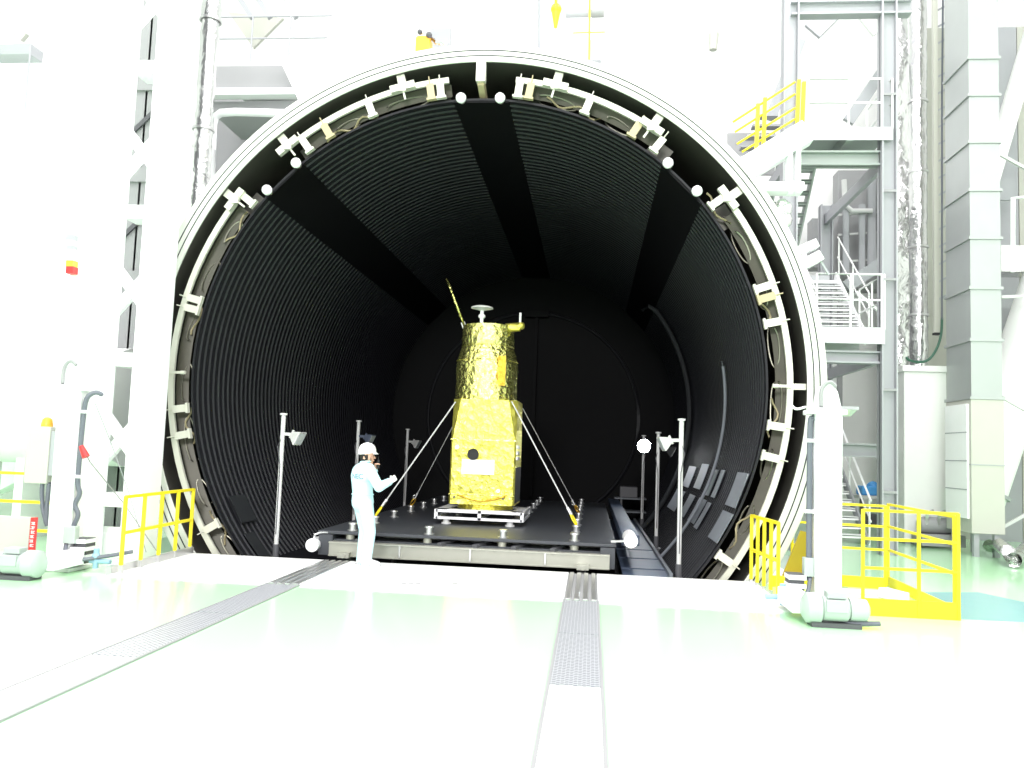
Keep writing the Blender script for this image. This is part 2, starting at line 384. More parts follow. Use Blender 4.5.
m = MB(); m.bar(pol(RF-0.30, a, 0.06), pol(RF-0.44, a, 0.5), 0.15, 0.1, tg); m.build('bracket', 'bracket_tan', ch)
for px, py in [(461, 98), (500, 98), (296, 163), (267, 190), (668, 163), (697, 191)]:
    p = aY(px, py, 0.02); m = MB(); m.ball(p, 0.083, 16); e = m.build('pipe_cap', 'white_bright', ch, True)
    d = (p-C0); d.y = 0; d.normalize()
    MB().cyl(p+Vector((0, 0.05, 0)), p+Vector((0, 0.14, 0)), 0.045, 12).build('header_pipe', 'skin_steel', ch, True)
# junction plates and hose loops between lining and vessel
for ia, aa in enumerate((62, 75, 105, 118, 150, 160, 171, 182, 193, 204, 216, 28, 18, 8, -3, -14, -25, -37)):
    a = math.radians(aa); m = MB()
    pts = []
    for k in range(19):
        t = k/18; th = a + 0.045*math.cos(2*PI*t)*(1+0.25*(ia % 3)) + 0.012*math.sin(7*t+ia)
        pts.append(pol(4.67+0.07*math.sin(2*PI*t), th, 0.30+0.22*t))
    m.tube(pts, 0.013, 6); m.build('hose', 'skin_steel', ch, True)
for aa in (66, 70, 112, 116, 145, 165, 187, 208, 33, 13, -9, -31):
    a = math.radians(aa); m = MB(); m.tube([pol(4.64+0.06*math.sin(k*0.9+aa), a+0.016*k, 0.36+0.03*math.sin(k*1.3)) for k in range(9)], 0.016, 6)
    m.build('hose', 'bracket_tan', ch, True)
for aa in (99, 127, 143, 53, 81, 35):
    a = math.radians(aa); tg = Vector((-math.sin(a), 0, math.cos(a))); rd = Vector((math.cos(a), 0, math.sin(a)))
    m = MB(); m.box(pol(4.72, a, 0.5), (0.02, 0.02, 0.02)); m.bar(pol(4.6, a, 0.55), pol(4.85, a, 0.55), 0.02, 0.36, tg); m.build('junction_plate', 'vessel', ch)
# cover plates on the lining: left dark, right with hall reflection painted in grey
def cover(pxs, m, lift=0.055):
    """a curved plate from survey points on the lining: (px,py) corners -> (angle, y)"""
    out = []
    for px, py in pxs:
        d = _ray(px, py); o = CPOS-C0; r = RS-lift
        A = d.x*d.x+d.z*d.z; B = 2*(o.x*d.x+o.z*d.z); Cc = o.x*o.x+o.z*o.z-r*r
        t = (-B+math.sqrt(B*B-4*A*Cc))/(2*A); h = o+d*t; out.append((math.atan2(h.z, h.x), h.y))
    return out
def cover_plate(name, pxs, mm):
    pa = cover(pxs, mm); ys = [p[1] for p in pa]; an = [p[0] if p[0] > -2.2 else p[0]+2*PI for p in pa]
    if len(pxs) == 4: y0, y1 = (ys[1]+ys[2])/2, (ys[0]+ys[3])/2; a0, a1 = (an[2]+an[3])/2, (an[0]+an[1])/2
    else: y0, y1 = min(ys), max(ys); a0, a1 = min(an), max(an)
    m = MB(); m.lathe([(RS-0.052, y0), (RS-0.062, y0), (RS-0.062, y1), (RS-0.052, y1), (RS-0.052, y0)], C0, 'Y', 8, a0, a1, True)
    return m.build(name, mm, ch, True)
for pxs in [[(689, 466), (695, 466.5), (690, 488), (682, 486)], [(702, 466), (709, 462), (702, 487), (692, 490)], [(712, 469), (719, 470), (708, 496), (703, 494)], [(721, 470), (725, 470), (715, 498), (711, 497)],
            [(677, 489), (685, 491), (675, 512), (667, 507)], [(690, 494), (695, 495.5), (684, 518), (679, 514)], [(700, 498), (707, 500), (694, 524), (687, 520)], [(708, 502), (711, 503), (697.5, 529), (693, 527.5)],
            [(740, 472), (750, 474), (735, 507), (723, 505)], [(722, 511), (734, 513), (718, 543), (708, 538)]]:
    cover_plate('cover_plate', pxs, 'grey_and_sheen')
cover_plate('cover_plate', [(229, 496), (257, 520)], 'cover_dark'); cover_plate('cover_plate', [(244, 534), (270, 556)], 'cover_dark')
# pipes that follow the lining
def lining_pipe(a0, a1, y, r, mm, hook=False, dr=0.14):
    m = MB(); pts = [pol(RS-dr, math.radians(a0+(a1-a0)*k/40), y) for k in range(41)]
    if hook: pts = [pol(RS-dr-0.25, math.radians(a0+3.5), y+0.1), pol(RS-dr-0.08, math.radians(a0+3), y)] + pts
    m.tube(pts, r, 8); m.build('lining_pipe', mm, ch, True)
lining_pipe(37, -44, 8.6, 0.06, 'cover_dark', True); lining_pipe(10, -44, 3.3, 0.03, 'grey_and_sheen', dr=0.10)

for xx in (-1.86, 1.82):
    MB().bx((xx-.05, YEDGE+.02, -.14), (xx+.05, 11.2, -.02)).build('trolley_rail', 'steel', ch)
    for yy in (.6, 3.5, 6.5, 9.5): MB().bx((xx-.04, yy, ZC-math.sqrt((RS-.06)**2-xx*xx)), (xx+.04, yy+.12, -.14)).build('rail_support', 'darkgrey', ch)
# lamp, rail and trolley next -------------------------------------------------
# ================================================================== floor plates and tracks
bp = thing('bridge_plate', 'white steel bridge plate laid across the floor in front of the chamber mouth', 'floor plate', (0, -1.2, 0))
def plate_piece(x0, x1): MB().bx((x0, -2.28, 0.001), (x1, YEDGE, 0.02)).build('plate_sheet', 'plate', bp)
plate_piece(-4.13, -2.07); plate_piece(-1.66, 1.62); plate_piece(2.03, 4.28)
sk = MB(); sk.bx((-4.2, -2.28, 0.0), (-4.13, YEDGE, 0.11)); sk.build('side_skirt', 'steel', bp)
for px in (404, 411, 418, 455):
    p = aZ(px, 583.5, 0.021); MB().box(p+Vector((0, 0, 0.004)), (0.06, 0.05, 0.006), rz=0.5).build('lifting_eye', 'midgrey', bp)
def track(name, label, x0, x1, ys, mats, grp):
    t = thing(name, label, 'floor track', ((x0+x1)/2, -6, 0), grp)
    for (y0, y1), mm in zip(ys, mats):
        m = MB(); m.bx((x0+0.01, y0+0.008, 0.002), (x1-0.01, y1-0.008, 0.012)); m.build('tread_plate', mm, t)
    m = MB()
    for xx in (x0, x1): m.bx((xx-0.012, -14, 0.002), (xx+0.012, -2.28, 0.016))
    m.build('edge_strip', 'midgrey', t)
    m = MB()
    for k in range(4):
        xx = x0+0.05+k*(x1-x0-0.1)/3; m.bx((xx-0.028, -2.28, 0.003), (xx+0.028, YEDGE, 0.024))
    m.build('rail', 'steel', t, bevel=0.004)
    m = MB(); m.bx((x0, -2.28, 0.001), (x1, YEDGE, 0.006)); m.build('channel', 'midgrey', t)
    return t
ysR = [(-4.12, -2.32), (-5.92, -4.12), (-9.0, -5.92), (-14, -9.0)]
track('floor_track', 'right-hand floor track with tread plates, running toward the chamber below the satellite', 1.62, 2.03, ysR, ['tread_dark', 'tread_dark', 'tread_glare', 'tread_glare'], 'floor tracks')
track('floor_track', 'left-hand floor track with tread plates, running up to the feet of the person', -2.07, -1.66, ysR, ['tread_dark', 'tread_dark', 'tread_glare', 'tread_glare'], 'floor tracks')

# ================================================================== trolley
DZ = 0.40
tr = thing('satellite_trolley', 'long low trolley with a black deck and bare metal beams in the chamber', 'trolley', (0, 5.5, 0))
MB().bx((-2.36, 0.42, DZ-0.05), (2.32, 10.8, DZ)).build('deck', 'deck', tr, bevel=0.008)
m = MB(); m.bx((-2.13, 0.30, 0.04), (2.22, 0.34, 0.245)); m.bx((-2.13, 0.27, 0.225), (2.22, 0.42, 0.25)); m.bx((-2.13, 0.27, 0.03), (2.22, 0.42, 0.05)); m.build('front_beam', 'beam', tr)
for xx in (-1.0, 0.1, 1.25): MB().bx((xx-0.012, 0.255, 0.05), (xx+0.012, 0.30, 0.23)).build('stiffener', 'steel', tr)
m = MB(); m.bx((-2.13, 0.45, 0.245), (2.22, 0.95, 0.275)); m.build('lower_shelf', 'deck', tr)
m = MB(); m.bx((-2.1, 1.0, 0.27), (2.2, 1.04, 0.345)); m.build('inner_beam', 'beam', tr)
for xx in (-2.2, 2.2): MB().bx((xx-0.12, 0.36, 0.03), (xx+0.1, 10.7, 0.345)).build('side_beam', 'deck', tr)
for xx in (-1.7, -0.4, 0.15, 0.75, 1.35): MB().bar((xx, 0.36, 0.27), (xx+0.22, 0.9, 0.33), 0.08, 0.05).build('diagonal_strut', 'darkgrey', tr)
def stud(x, y):
    m = MB(); m.cyl((x, y, DZ), (x, y, DZ+0.015), 0.085, 16); m.cyl((x, y, DZ+0.015), (x, y, DZ+0.10), 0.052, 16); m.cone((x, y, DZ+0.10), (x, y, DZ+0.125), 0.075, 0.068, 16)
    m.build('tie_down_stud', 'steel', tr, True)
ys = [0.62, 2.0, 3.4, 4.9, 6.2, 7.5, 8.8, 10.1]
for xx in (-1.86, -0.62, 0.56, 1.68):
    for yy in ys:
        if abs(xx) < 1 and 1.5 < yy < 5: continue
        stud(xx, yy)
for xx in (-1.86, -0.62, 0.56, 1.68): 
    m = MB(); m.cyl((xx, 0.52, 0.26), (xx, 0.52, DZ-0.05), 0.07, 14); m.build('deck_support', 'beam', tr, True)
for xx in (-1.86, 1.82):
    for yy in (0.5, 10.2):
        m = MB(); m.cyl((xx-0.04, yy, -0.02+0.12), (xx+0.04, yy, -0.02+0.12), 0.12, 24); m.cyl((xx-0.06, yy, 0.10), (xx+0.06, yy, 0.10), 0.04, 12); m.build('wheel', 'steel', tr, True)
    m = MB(); m.bx((xx-0.09, 0.16, 0.02), (xx+0.09, 0.30, 0.10)); m.cyl((xx, 0.14, 0.06), (xx, 0.18, 0.06), 0.04); m.build('rail_stop', 'beam', tr)
m = MB(); m.bx((2.42, 0.95, 0.33), (2.70, 11.3, 0.50)); m.build('side_duct', 'walk', tr, bevel=0.01)
sd = tr
m = MB(); m.cyl((2.53, 0.25, 0.475), (2.53, 0.95, 0.475), 0.105, 28); m.build('bumper_tube', 'white_bright', tr, True, 0.006)
m = MB(); m.bar((2.24, 0.42, 0.44), (2.45, 0.34, 0.465), 0.03); m.build('bumper_arm', 'steel', tr)
m = MB(); m.cyl((-2.39, 0.25, 0.18), (-2.39, 0.95, 0.18), 0.105, 28); m.build('bumper_tube', 'white_bright', tr, True, 0.006)
m = MB(); m.tube([(-2.39, 0.34, 0.26), (-2.38, 0.34, 0.34), (-2.30, 0.36, 0.37), (-2.2, 0.42, 0.37)], 0.018, 8); m.build('bumper_arm', 'steel', tr, True)
# walkway beside the trolley and equipment rack beyond
wk = thing('walkway', 'dark blue-grey metal walkway strip on the chamber floor right of the trolley', 'walkway', (2.75, 4, 0))
m = MB(); m.prism([(2.42, YEDGE+0.25, -0.02), (3.12, YEDGE+0.25, -0.02), (3.12, 10.5, -0.02), (2.42, 10.5, -0.02)], (0, 0, -0.04)); m.build('tread', 'walk', wk)
for yy in (0.9, 2.2, 3.5): MB().bx((2.42, yy-0.02, -0.02), (3.12, yy+0.02, -0.005)).build('cross_lip', 'walk', wk)
m = MB(); m.bx((3.10, YEDGE+0.25, -0.05), (3.15, 10.5, 0.04)); m.build('kerb', 'grey_and_sheen', wk)
for yy in (0.3, 5, 10):
    for xx in (2.5, 3.05): MB().bx((xx-.04, yy, ZC-math.sqrt((RS-.06)**2-xx*xx)), (xx+.04, yy+0.1, -0.06)).build('support', 'darkgrey', wk)
rk = thing('equipment_rack', 'dark open rack with pale shelf edges at the back right of the chamber', 'rack', (2.2, 11.9, -0.2))
pA = aY(618, 494, 11.7); pB = aY(642, 533, 11.7)
for yy in (11.7, 12.3):
    for xx in (pA.x+0.1, pB.x): MB().bar((xx, yy, ZC-math.sqrt((RS-.04)**2-xx*xx)), (xx, yy, pA.z-0.05), 0.05).build('post', 'darkgrey', rk)
for zz in (pA.z-0.12, pA.z-0.5, pA.z-0.82): MB().bx((pA.x-0.1, 11.65, zz-0.02), (pB.x+0.1, 12.35, zz+0.02)).build('shelf', 'grey_and_sheen', rk)
MB().bx((pA.x+0.05, 11.75, pA.z-0.1), (pB.x-0.15, 12.25, pA.z+0.22)).build('control_box', 'darkgrey', rk, bevel=0.02)
m = MB(); m.bar((pB.x+0.1, 11.7, -0.4), (pB.x+0.55, 11.7, 0.35), 0.06); m.build('brace', 'grey_and_sheen', rk)

# ================================================================== satellite
sy0, sy1 = 2.6, 3.85; sxc = -0.07; shw = 0.60; syc = (sy0+sy1)/2
st = thing('satellite', 'tall satellite wrapped in crinkled gold foil on the trolley', 'satellite', (sxc, syc, 0.5))
def octo(z, c, hw=shw, hy=(sy1-sy0)/2):
    return [Vector((sxc+x, syc+y, z)) for x, y in ((-hw+c, -hy), (hw-c, -hy), (hw, -hy+c), (hw, hy-c), (hw-c, hy), (-hw+c, hy), (-hw, hy-c), (-hw, -hy+c))]
rnd = random.Random(3)
zs = [0.76, 1.0, 1.25, 1.5, 1.75, 1.92, 2.1, 2.3, 2.5, 2.68]
m = MB(); NS = 6
rings = []
for i, z in enumerate(zs):
    c = 0.03 if z < 1.95 else 0.03+0.13*(z-1.95)/0.73
    o8 = octo(z, c); r = []
    for k in range(8):
        a, b = o8[k], o8[(k+1) % 8]; n = NS if k % 2 == 0 else 1
        for t in range(n):
            p = a.lerp(b, t/n)
            if 0 < i < len(zs)-1 and n > 1 and t > 0: p = p + Vector((rnd.uniform(-.01, .01), rnd.uniform(-.012, .012), rnd.uniform(-.015, .015)))
            r.append(p)
    rings.append(r)
n = len(rings[0]); vs = [p for r in rings for p in r]; fs = []
for i in range(len(rings)-1):
    for k in range(n): fs.append((i*n+k, i*n+(k+1) % n, (i+1)*n+(k+1) % n, (i+1)*n+k))
fs += [tuple(range(n)), tuple((len(rings)-1)*n+k for k in reversed(range(n)))]
m.add(vs, fs); body = m.build('bus_body', 'gold', st)
m = MB()
m.bx((sxc-shw, sy0-0.012, 1.925), (sxc+shw, sy0-0.0, 1.95)); m.build('seam_tape', 'goldcyl', st)
MB().bx((sxc-shw, sy0-0.012, 0.93), (sxc+shw, sy0, 0.945)).build('seam_tape', 'goldcyl', st)
m = MB(); m.bx((sxc+shw-0.02, sy0+0.1, 0.80), (sxc+shw+0.012, sy1-0.15, 1.45)); m.build('dark_reflection_panel', 'black', st)  # black sheet imitating the dark chamber's reflection on the side face
m = MB()
for zz in (1.62, 1.72, 1.83): m.box((sxc+shw+0.01, sy0+0.3, zz), (0.03, 0.4, 0.06))
m.build('connector_block', 'steel', st)
ax, az = -0.25, 1.67
m = MB(); m.lathe([(0.105, 0.02), (0.105, -0.035), (0.085, -0.035), (0.085, -0.02), (0.001, -0.02)], (ax, sy0, az), 'Y', 28); m.build('aperture', 'black', st, True)
pa, pb = aY(462, 459, sy0-0.02), aY(494, 475, sy0-0.02)
m = MB(); m.bx((pa.x, sy0-0.022, pb.z), (pb.x, sy0-0.012, pa.z)); m.build('white_panel', 'white_bright', st)
for px, py, r in ((457, 447, 0.04), (498, 491, 0.035)):
    p = aY(px, py, sy0-0.03); MB().cyl(p, p+Vector((0, 0.03, 0)), r, 16).build('sensor', 'white_bright', st, True)
for px, py in ((503, 499), (454, 497)):
    p = aY(px, py, sy0-0.03); MB().cyl(p, p+Vector((0, 0.04, 0)), 0.02, 12).build('plug', 'darkgrey', st, True)
m = MB(); pts = [Vector((sxc-0.45+0.9*k/16, sy0-0.03, 0.93-0.10*math.sin(PI*k/16))) for k in range(17)]; m.tube(pts, 0.014, 6); m.build('harness', 'orangefoil', st, True)
m = MB(); m.lathe([(0.53, 0.66), (0.53, 0.69), (0.50, 0.70), (0.50, 0.78), (0.0, 0.78)], (sxc, syc, 0), 'Z', 40); m.build('adapter_ring', 'gold', st, True)
cx, cy = -0.135, syc
m = MB(); m.lathe([(0.0, 2.68), (0.585, 2.68), (0.59, 2.9), (0.58, 3.0), (0.59, 3.25), (0.585, 3.44), (0.50, 3.72), (0.505, 3.73), (0.50, 3.9), (0.495, 4.12), (0.47, 4.13), (0.47, 3.9), (0.0, 3.9)], (cx, cy, 0), 'Z', 48)
m.build('telescope_barrel', 'goldcyl', st, True)
m = MB(); m.lathe([(0.592, 3.435), (0.598, 3.44), (0.592, 3.455)], (cx, cy, 0), 'Z', 48); m.lathe([(0.505, 3.715), (0.512, 3.725), (0.505, 3.735)], (cx, cy, 0), 'Z', 48); m.build('barrel_band', 'goldcyl', st, True)
m = MB(); m.bx((0.14, cy-0.575, 2.95), (0.28, cy-0.53, 3.5)); m.build('amber_tile', 'orangefoil', st)
# lid, hinged at the left edge of the barrel and seen nearly edge-on
ph = aY(465, 328, cy); pt = aY(447, 280, cy); dl = (pt-ph); Ld = dl.length; dl.normalize()
vn = Vector((-0.80, 0.0, -0.0)); nn = dl.cross(Vector((0, 1, 0))).normalized(); nn = (nn + Vector((0, -0.10, 0))).normalized(); yy_ = dl.cross(nn).normalized()
cm = ph+dl*(Ld/2); m = MB(); N = 40
vs = [cm + (dl*math.cos(2*PI*k/N) + yy_*math.sin(2*PI*k/N))*(Ld/2) + nn*t for t in (-0.015, 0.015) for k in range(N)]
m.add(vs, [tuple(range(N-1, -1, -1)), tuple(range(N, 2*N))]+[(k, (k+1) % N, N+(k+1) % N, N+k) for k in range(N)])
lid = m.build('aperture_lid', 'mirror', st, True)
m = MB(); m.tube([cm + (dl*math.cos(2*PI*k/N) + yy_*math.sin(2*PI*k/N))*(Ld/2) for k in range(N)], 0.022, 8, True); m.build('lid_rim', 'goldcyl', lid, True)
m = MB(); m.bar(ph-dl*0.08, ph+dl*0.12, 0.05, 0.08); m.build('lid_hinge', 'white_bright', st)
pan = Vector((-0.23, cy-0.35, 0)); zt = aY(484, 308, pan.y).z
m = MB(); m.lathe([(0.0, zt+0.03), (0.15, zt+0.03), (0.205, zt+0.008), (0.21, zt-0.012), (0.12, zt-0.03), (0.03, zt-0.06), (0.0, zt-0.06)], pan, 'Z', 32); an_ = m.build('antenna_dish', 'antenna', st, True)
m = MB(); m.cyl(pan+Vector((0, 0, 3.95)), pan+Vector((0, 0, zt-0.05)), 0.035, 12); m.ball(pan+Vector((0, 0, zt-0.16)), 0.07, 14, (1, 1, 0.75)); m.build('antenna_mast', 'white_bright', st, True)
pe = aY(511, 328, cy-0.2); pf = aY(520, 327, cy-0.2)
m = MB(); m.cone(pe-Vector((0.1, 0, 0)), pf, 0.085, 0.085, 14); m.ball(pf+Vector((0.02, 0, 0.02)), 0.075, 12); ob = m.build('thruster_pod', 'gold', st, True)
m = MB(); m.cyl(pf+Vector((0.0, 0, 0.06)), pf+Vector((0.0, 0, 0.27)), 0.022, 10); m.build('whip_antenna', 'white_bright', ob, True)
# support frame
sf = thing('support_frame', 'low white square frame on feet under the gold satellite', 'frame', (sxc, syc, DZ))
fx0, fx1, fy0, fy1, fz0, fz1 = -0.86, 0.70, 2.45, 4.0, 0.49, 0.66
for pts in [((fx0, fy0), (fx1, fy0)), ((fx0, fy1), (fx1, fy1)), ((fx0, fy0), (fx0, fy1)), ((fx1, fy0), (fx1, fy1)), ((sxc, fy0), (sxc, fy1))]:
    (xa, ya), (xb, yb) = pts
    for zz in (fz0+0.02, fz1-0.025): MB().bar((xa, ya, zz), (xb, yb, zz), 0.06, 0.045).build('frame_bar', 'white_bright', sf)
for xx in (fx0, sxc, fx1):
    for yy in (fy0, fy1): MB().bar((xx, yy, fz0), (xx, yy, fz1), 0.06, 0.06).build('frame_upright', 'white_bright', sf)
m = MB(); m.bx((fx0, fy0, fz1-0.01), (fx1, fy0+0.25, fz1+0.004)); m.bx((fx0, fy1-0.25, fz1-0.01), (fx1, fy1, fz1+0.004)); m.bx((fx0, fy0, fz1-0.01), (fx0+0.2, fy1, fz1+0.004)); m.bx((fx1-0.2, fy0, fz1-0.01), (fx1, fy1, fz1+0.004)); m.build('top_plate', 'white_bright', sf)
for xx in (-0.68, 0.48):
    for yy in (fy0+0.06, fy1-0.06):
        m = MB(); m.cyl((xx, yy, DZ), (xx, yy, DZ+0.03), 0.09, 16); m.cyl((xx, yy, DZ+0.03), (xx, yy, fz0+0.01), 0.06, 16); m.build('foot', 'polegrey', sf, True)
# guy lines from the satellite to deck studs
def guy(label, p, q, thick):
    g = thing('guy_line', label, 'guy line', q, 'guy lines holding the satellite')
    p = Vector(p); q = Vector(q); d = (p-q).normalized()
    m = MB(); m.cyl(q+d*0.19, p, thick, 8); m.build('wire', 'polegrey', g, True)
    m = MB(); m.cone(q+d*0.19, q+d*0.34, thick*1.9, thick*1.9, 10); m.build('turnbuckle', 'white_bright', g, True)
    m = MB(); x, y_, _ = m.frame(d)
    m.tube([q+d*(0.10+0.10*math.cos(t))+x*0.04*math.sin(t) for t in [2*PI*k/20 for k in range(20)]], 0.016, 8, True); m.build('sling', 'yellow' if thick > 0.011 else 'orangefoil', g, True)
    m = MB(); m.tube([q+d*0.24+x*(0.04+0.035*math.cos(t))+d*0.05*math.sin(t) for t in [2*PI*k/14 for k in range(14)]], 0.009, 6, True); m.build('shackle', 'steel', g, True)
zt = DZ+0.13
guy('thicker front guy line from the satellite down to the right of its frame', (0.42, sy0+0.02, 2.66), (1.68, 2.0, zt), 0.0125)
guy('thin back guy line from the satellite down to the right, behind the thicker one', (sxc+shw, sy1-0.1, 2.6), (1.68, 4.9, zt), 0.0075)
guy('thicker guy line from the satellite down to the left, behind the person', (-0.62, sy0+0.02, 2.62), (-1.86, 2.0, zt), 0.0125)
guy('thin back guy line from the satellite down to the left with a small orange sling', (sxc-shw+0.02, sy1-0.1, 2.6), (-1.86, 4.9, zt), 0.0075)

# ================================================================== floodlight poles
def flood(label, x, y, side, headmat, lit=False, headlow=0.0, ztop=2.2):
    a = math.asin((x)/(RS)); zb = ZC-math.sqrt((RS-0.02)**2-x*x)
    t = thing('floodlight_pole', label, 'floodlight', (x, y, zb+0.03), 'floodlight poles in the chamber')
    m = MB(); m.cyl((x, y, 0.12), (x, y, ztop), 0.036, 12); m.cyl((x, y, ztop), (x, y, ztop+0.03), 0.06, 12); m.build('pole', 'polegrey', t, True)
    m = MB(); m.bx((x-0.11, y-0.11, zb+0.03), (x+0.11, y+0.11, zb+0.1)); m.cyl((x, y, zb+0.08), (x, y, 0.14), 0.05, 12); m.build('base', 'darkgrey', t)
    zl = ztop-0.30-headlow
    if lit:
        d = Vector((0.05, -1, -0.12)).normalized(); c = Vector((x-0.02, y-0.12, zl))
    else:
        d = Vector((side*0.85, -0.1, -0.42)).normalized(); c = Vector((x+side*0.16, y-0.02, zl))
    m = MB(); X, Y, D = m.frame(d); b = c; f_ = c+d*(0.15 if not lit else 0.2); hs = 0.125 if not lit else 0.17
    def q4(p, w, h): return [p+X*sx*w+Y*sy*h for sx, sy in ((-1, -1), (1, -1), (1, 1), (-1, 1))]
    if lit: m.lathe([(0.0, -.02), (.06, -.02), (.17, .17), (.17, .19), (.15, .19)], (0, 0, 0), 'Z', 24); m.v = [c+X*v.x+Y*v.y+d*v.z for v in m.v]
    vs = q4(b, 0.045, 0.04)+q4(f_, hs, hs*.9)+q4(f_+d*0.02, hs, hs*.9)
    if not lit: m.add(vs, [(0, 3, 2, 1), (8, 9, 10, 11)]+[(i+j*4, (i+1) % 4+j*4, (i+1) % 4+j*4+4, i+j*4+4) for j in (0, 1) for i in range(4)])
    hd = m.build('lamp_head', headmat, t)
    m = MB()
    if lit: m.cyl(c+d*.18, c+d*.195, .165, 28)
    vs = q4(f_+d*0.022, hs*.86, hs*.76)+q4(f_+d*0.026, hs*.86, hs*.76)
    if not lit: m.add(vs, [(0, 3, 2, 1), (4, 5, 6, 7)]+[(i, (i+1) % 4, (i+1) % 4+4, i+4) for i in range(4)])
    m.build('lens', 'lens' if lit else 'glass', hd)
    m = MB(); m.bar((x, y, zl), c+d*0.02, 0.05, 0.05); m.bar(c-Y*0.07, c+Y*0.07, 0.025, 0.03); m.build('mount', headmat, t)
    m = MB(); pts = [Vector((x, y-0.02, zl-0.05)), Vector((x-side*0.05, y-0.05, zl-0.2)), Vector((x, y-0.045, zl-0.5)), Vector((x, y-0.045, 0.3))]; m.tube(pts, 0.008, 6); m.build('cord', 'darkgrey', t, True)
flood('tall pole at left chamber mouth, pale floodlight facing right', -3.06, 0.5, 1, 'lamphead')
flood('pole with dark floodlight rising behind the white helmet of the person', -3.03, 4.7, 1, 'lampdark', ztop=2.25)
flood('deepest left pole with a small pale floodlight, between the person and the satellite', -2.96, 9.1, 1, 'lamphead')
flood('tall pole at right chamber mouth, pale square floodlight facing left', 3.27, 0.5, -1, 'lamphead', ztop=2.32)
flood('right-hand pole standing between the lit lamp and the front right pole', 3.26, 4.7, 1, 'shroud', ztop=2.22)
flood('pole with the one lit, glaring floodlight, deep on the right', 3.24, 9.1, -1, 'lamphead', True, -0.07, 2.25)
# ================================================================== person
def capsule_mesh(caps, voxel, name, m, parent, smooth_it=4):
    """union of tapered capsules, voxel-remeshed to one continuous surface"""
    bm = bmesh.new()
    for p, q, r0, r1 in caps:
        b2 = bmesh.new()
        for c, r in ((Vector(p), r0), (Vector(q), r1)):
            n = 14; mm = 8
            for i in range(mm+1):
                t = PI*i/mm
                for j in range(n if 0 < i < mm else 1):
                    a = 2*PI*j/n; b2.verts.new(c+Vector((r*math.sin(t)*math.cos(a), r*math.sin(t)*math.sin(a), r*math.cos(t))))
        r_ = bmesh.ops.convex_hull(b2, input=b2.verts)
        bmesh.ops.delete(b2, geom=[g for g in r_['geom_interior'] if isinstance(g, bmesh.types.BMVert)], context='VERTS')
        tmp = bpy.data.meshes.new('tmp'); b2.to_mesh(tmp); b2.free(); bm.from_mesh(tmp); bpy.data.meshes.remove(tmp)
    bmesh.ops.recalc_face_normals(bm, faces=bm.faces)
    o0 = parent_origin(parent)
    me = bpy.data.meshes.new(name); bm.to_mesh(me); bm.free()
    ob = bpy.data.objects.new(name, me); COL.objects.link(ob)
    md = ob.modifiers.new('r', 'REMESH'); md.mode = 'VOXEL'; md.voxel_size = voxel
    sm = ob.modifiers.new('s', 'SMOOTH'); sm.iterations = smooth_it; sm.factor = 0.5
    bpy.context.view_layer.update()
    me2 = bpy.data.meshes.new_from_object(ob.evaluated_get(bpy.context.evaluated_depsgraph_get()))
    bpy.data.objects.remove(ob); me2.transform(Matrix.Translation(-o0))
    for p in me2.polygons: p.use_smooth = True
    me2.materials.clear(); me2.materials.append(M[m])
    o = bpy.data.objects.new(name, me2); COL.objects.link(o); o.parent = parent; return o
PX, PY, PZ = -1.33, -0.47, 0.021
HD = math.radians(35)
pf_ = Vector((math.cos(HD), math.sin(HD), 0)); pr_ = Vector((math.sin(HD), -math.cos(HD), 0))
def L(f, r, z):
    t = max(0.0, min(1.0, (z-0.35)/0.95)); f = f-0.10*t*t*(3-2*t)
    return Vector((PX, PY, PZ)) + pf_*f + pr_*r + Vector((0, 0, z))
pe_ = thing('person', 'person in white helmet and pale cyan coverall standing before the trolley, radio raised', 'person', (PX, PY, PZ))
HC = L(0.05, 0, 1.585)
def fingers(wrist, palm, tips_dir, side, curl, r=0.0095):
    caps = []
    d = (palm-wrist).normalized(); s_ = side.normalized()
    for i, ln in enumerate((0.066, 0.075, 0.070, 0.056)):
        b = palm + s_*(i-1.5)*0.021
        k1 = b + (d*0.75+curl*0.55)*ln*0.55; k2 = k1 + (d*0.1+curl)*ln*0.42; k3 = k2 + (curl*0.7-d*0.6)*ln*0.34
        caps += [(b, k1, r*1.08, r), (k1, k2, r, r*.95), (k2, k3, r*.95, r*.85)]
    tb = wrist + (palm-wrist)*0.35 + s_*(-0.036); t1 = tb + (d*0.5 - s_*0.5 + curl*0.45)*0.045; t2 = t1 + (d*0.55+curl*0.5+s_*0.2)*0.034
    caps += [(tb, t1, r*1.3, r*1.15), (t1, t2, r*1.15, r)]
    return caps
def hand(wrist, palm, side, curl):
    s_ = side.normalized(); c = []
    for k in (-1.3, -.45, .45, 1.3): c.append((wrist+s_*k*0.014, palm+s_*k*0.021, 0.017, 0.014))
    return c + fingers(wrist, palm, None, side, curl.normalized())
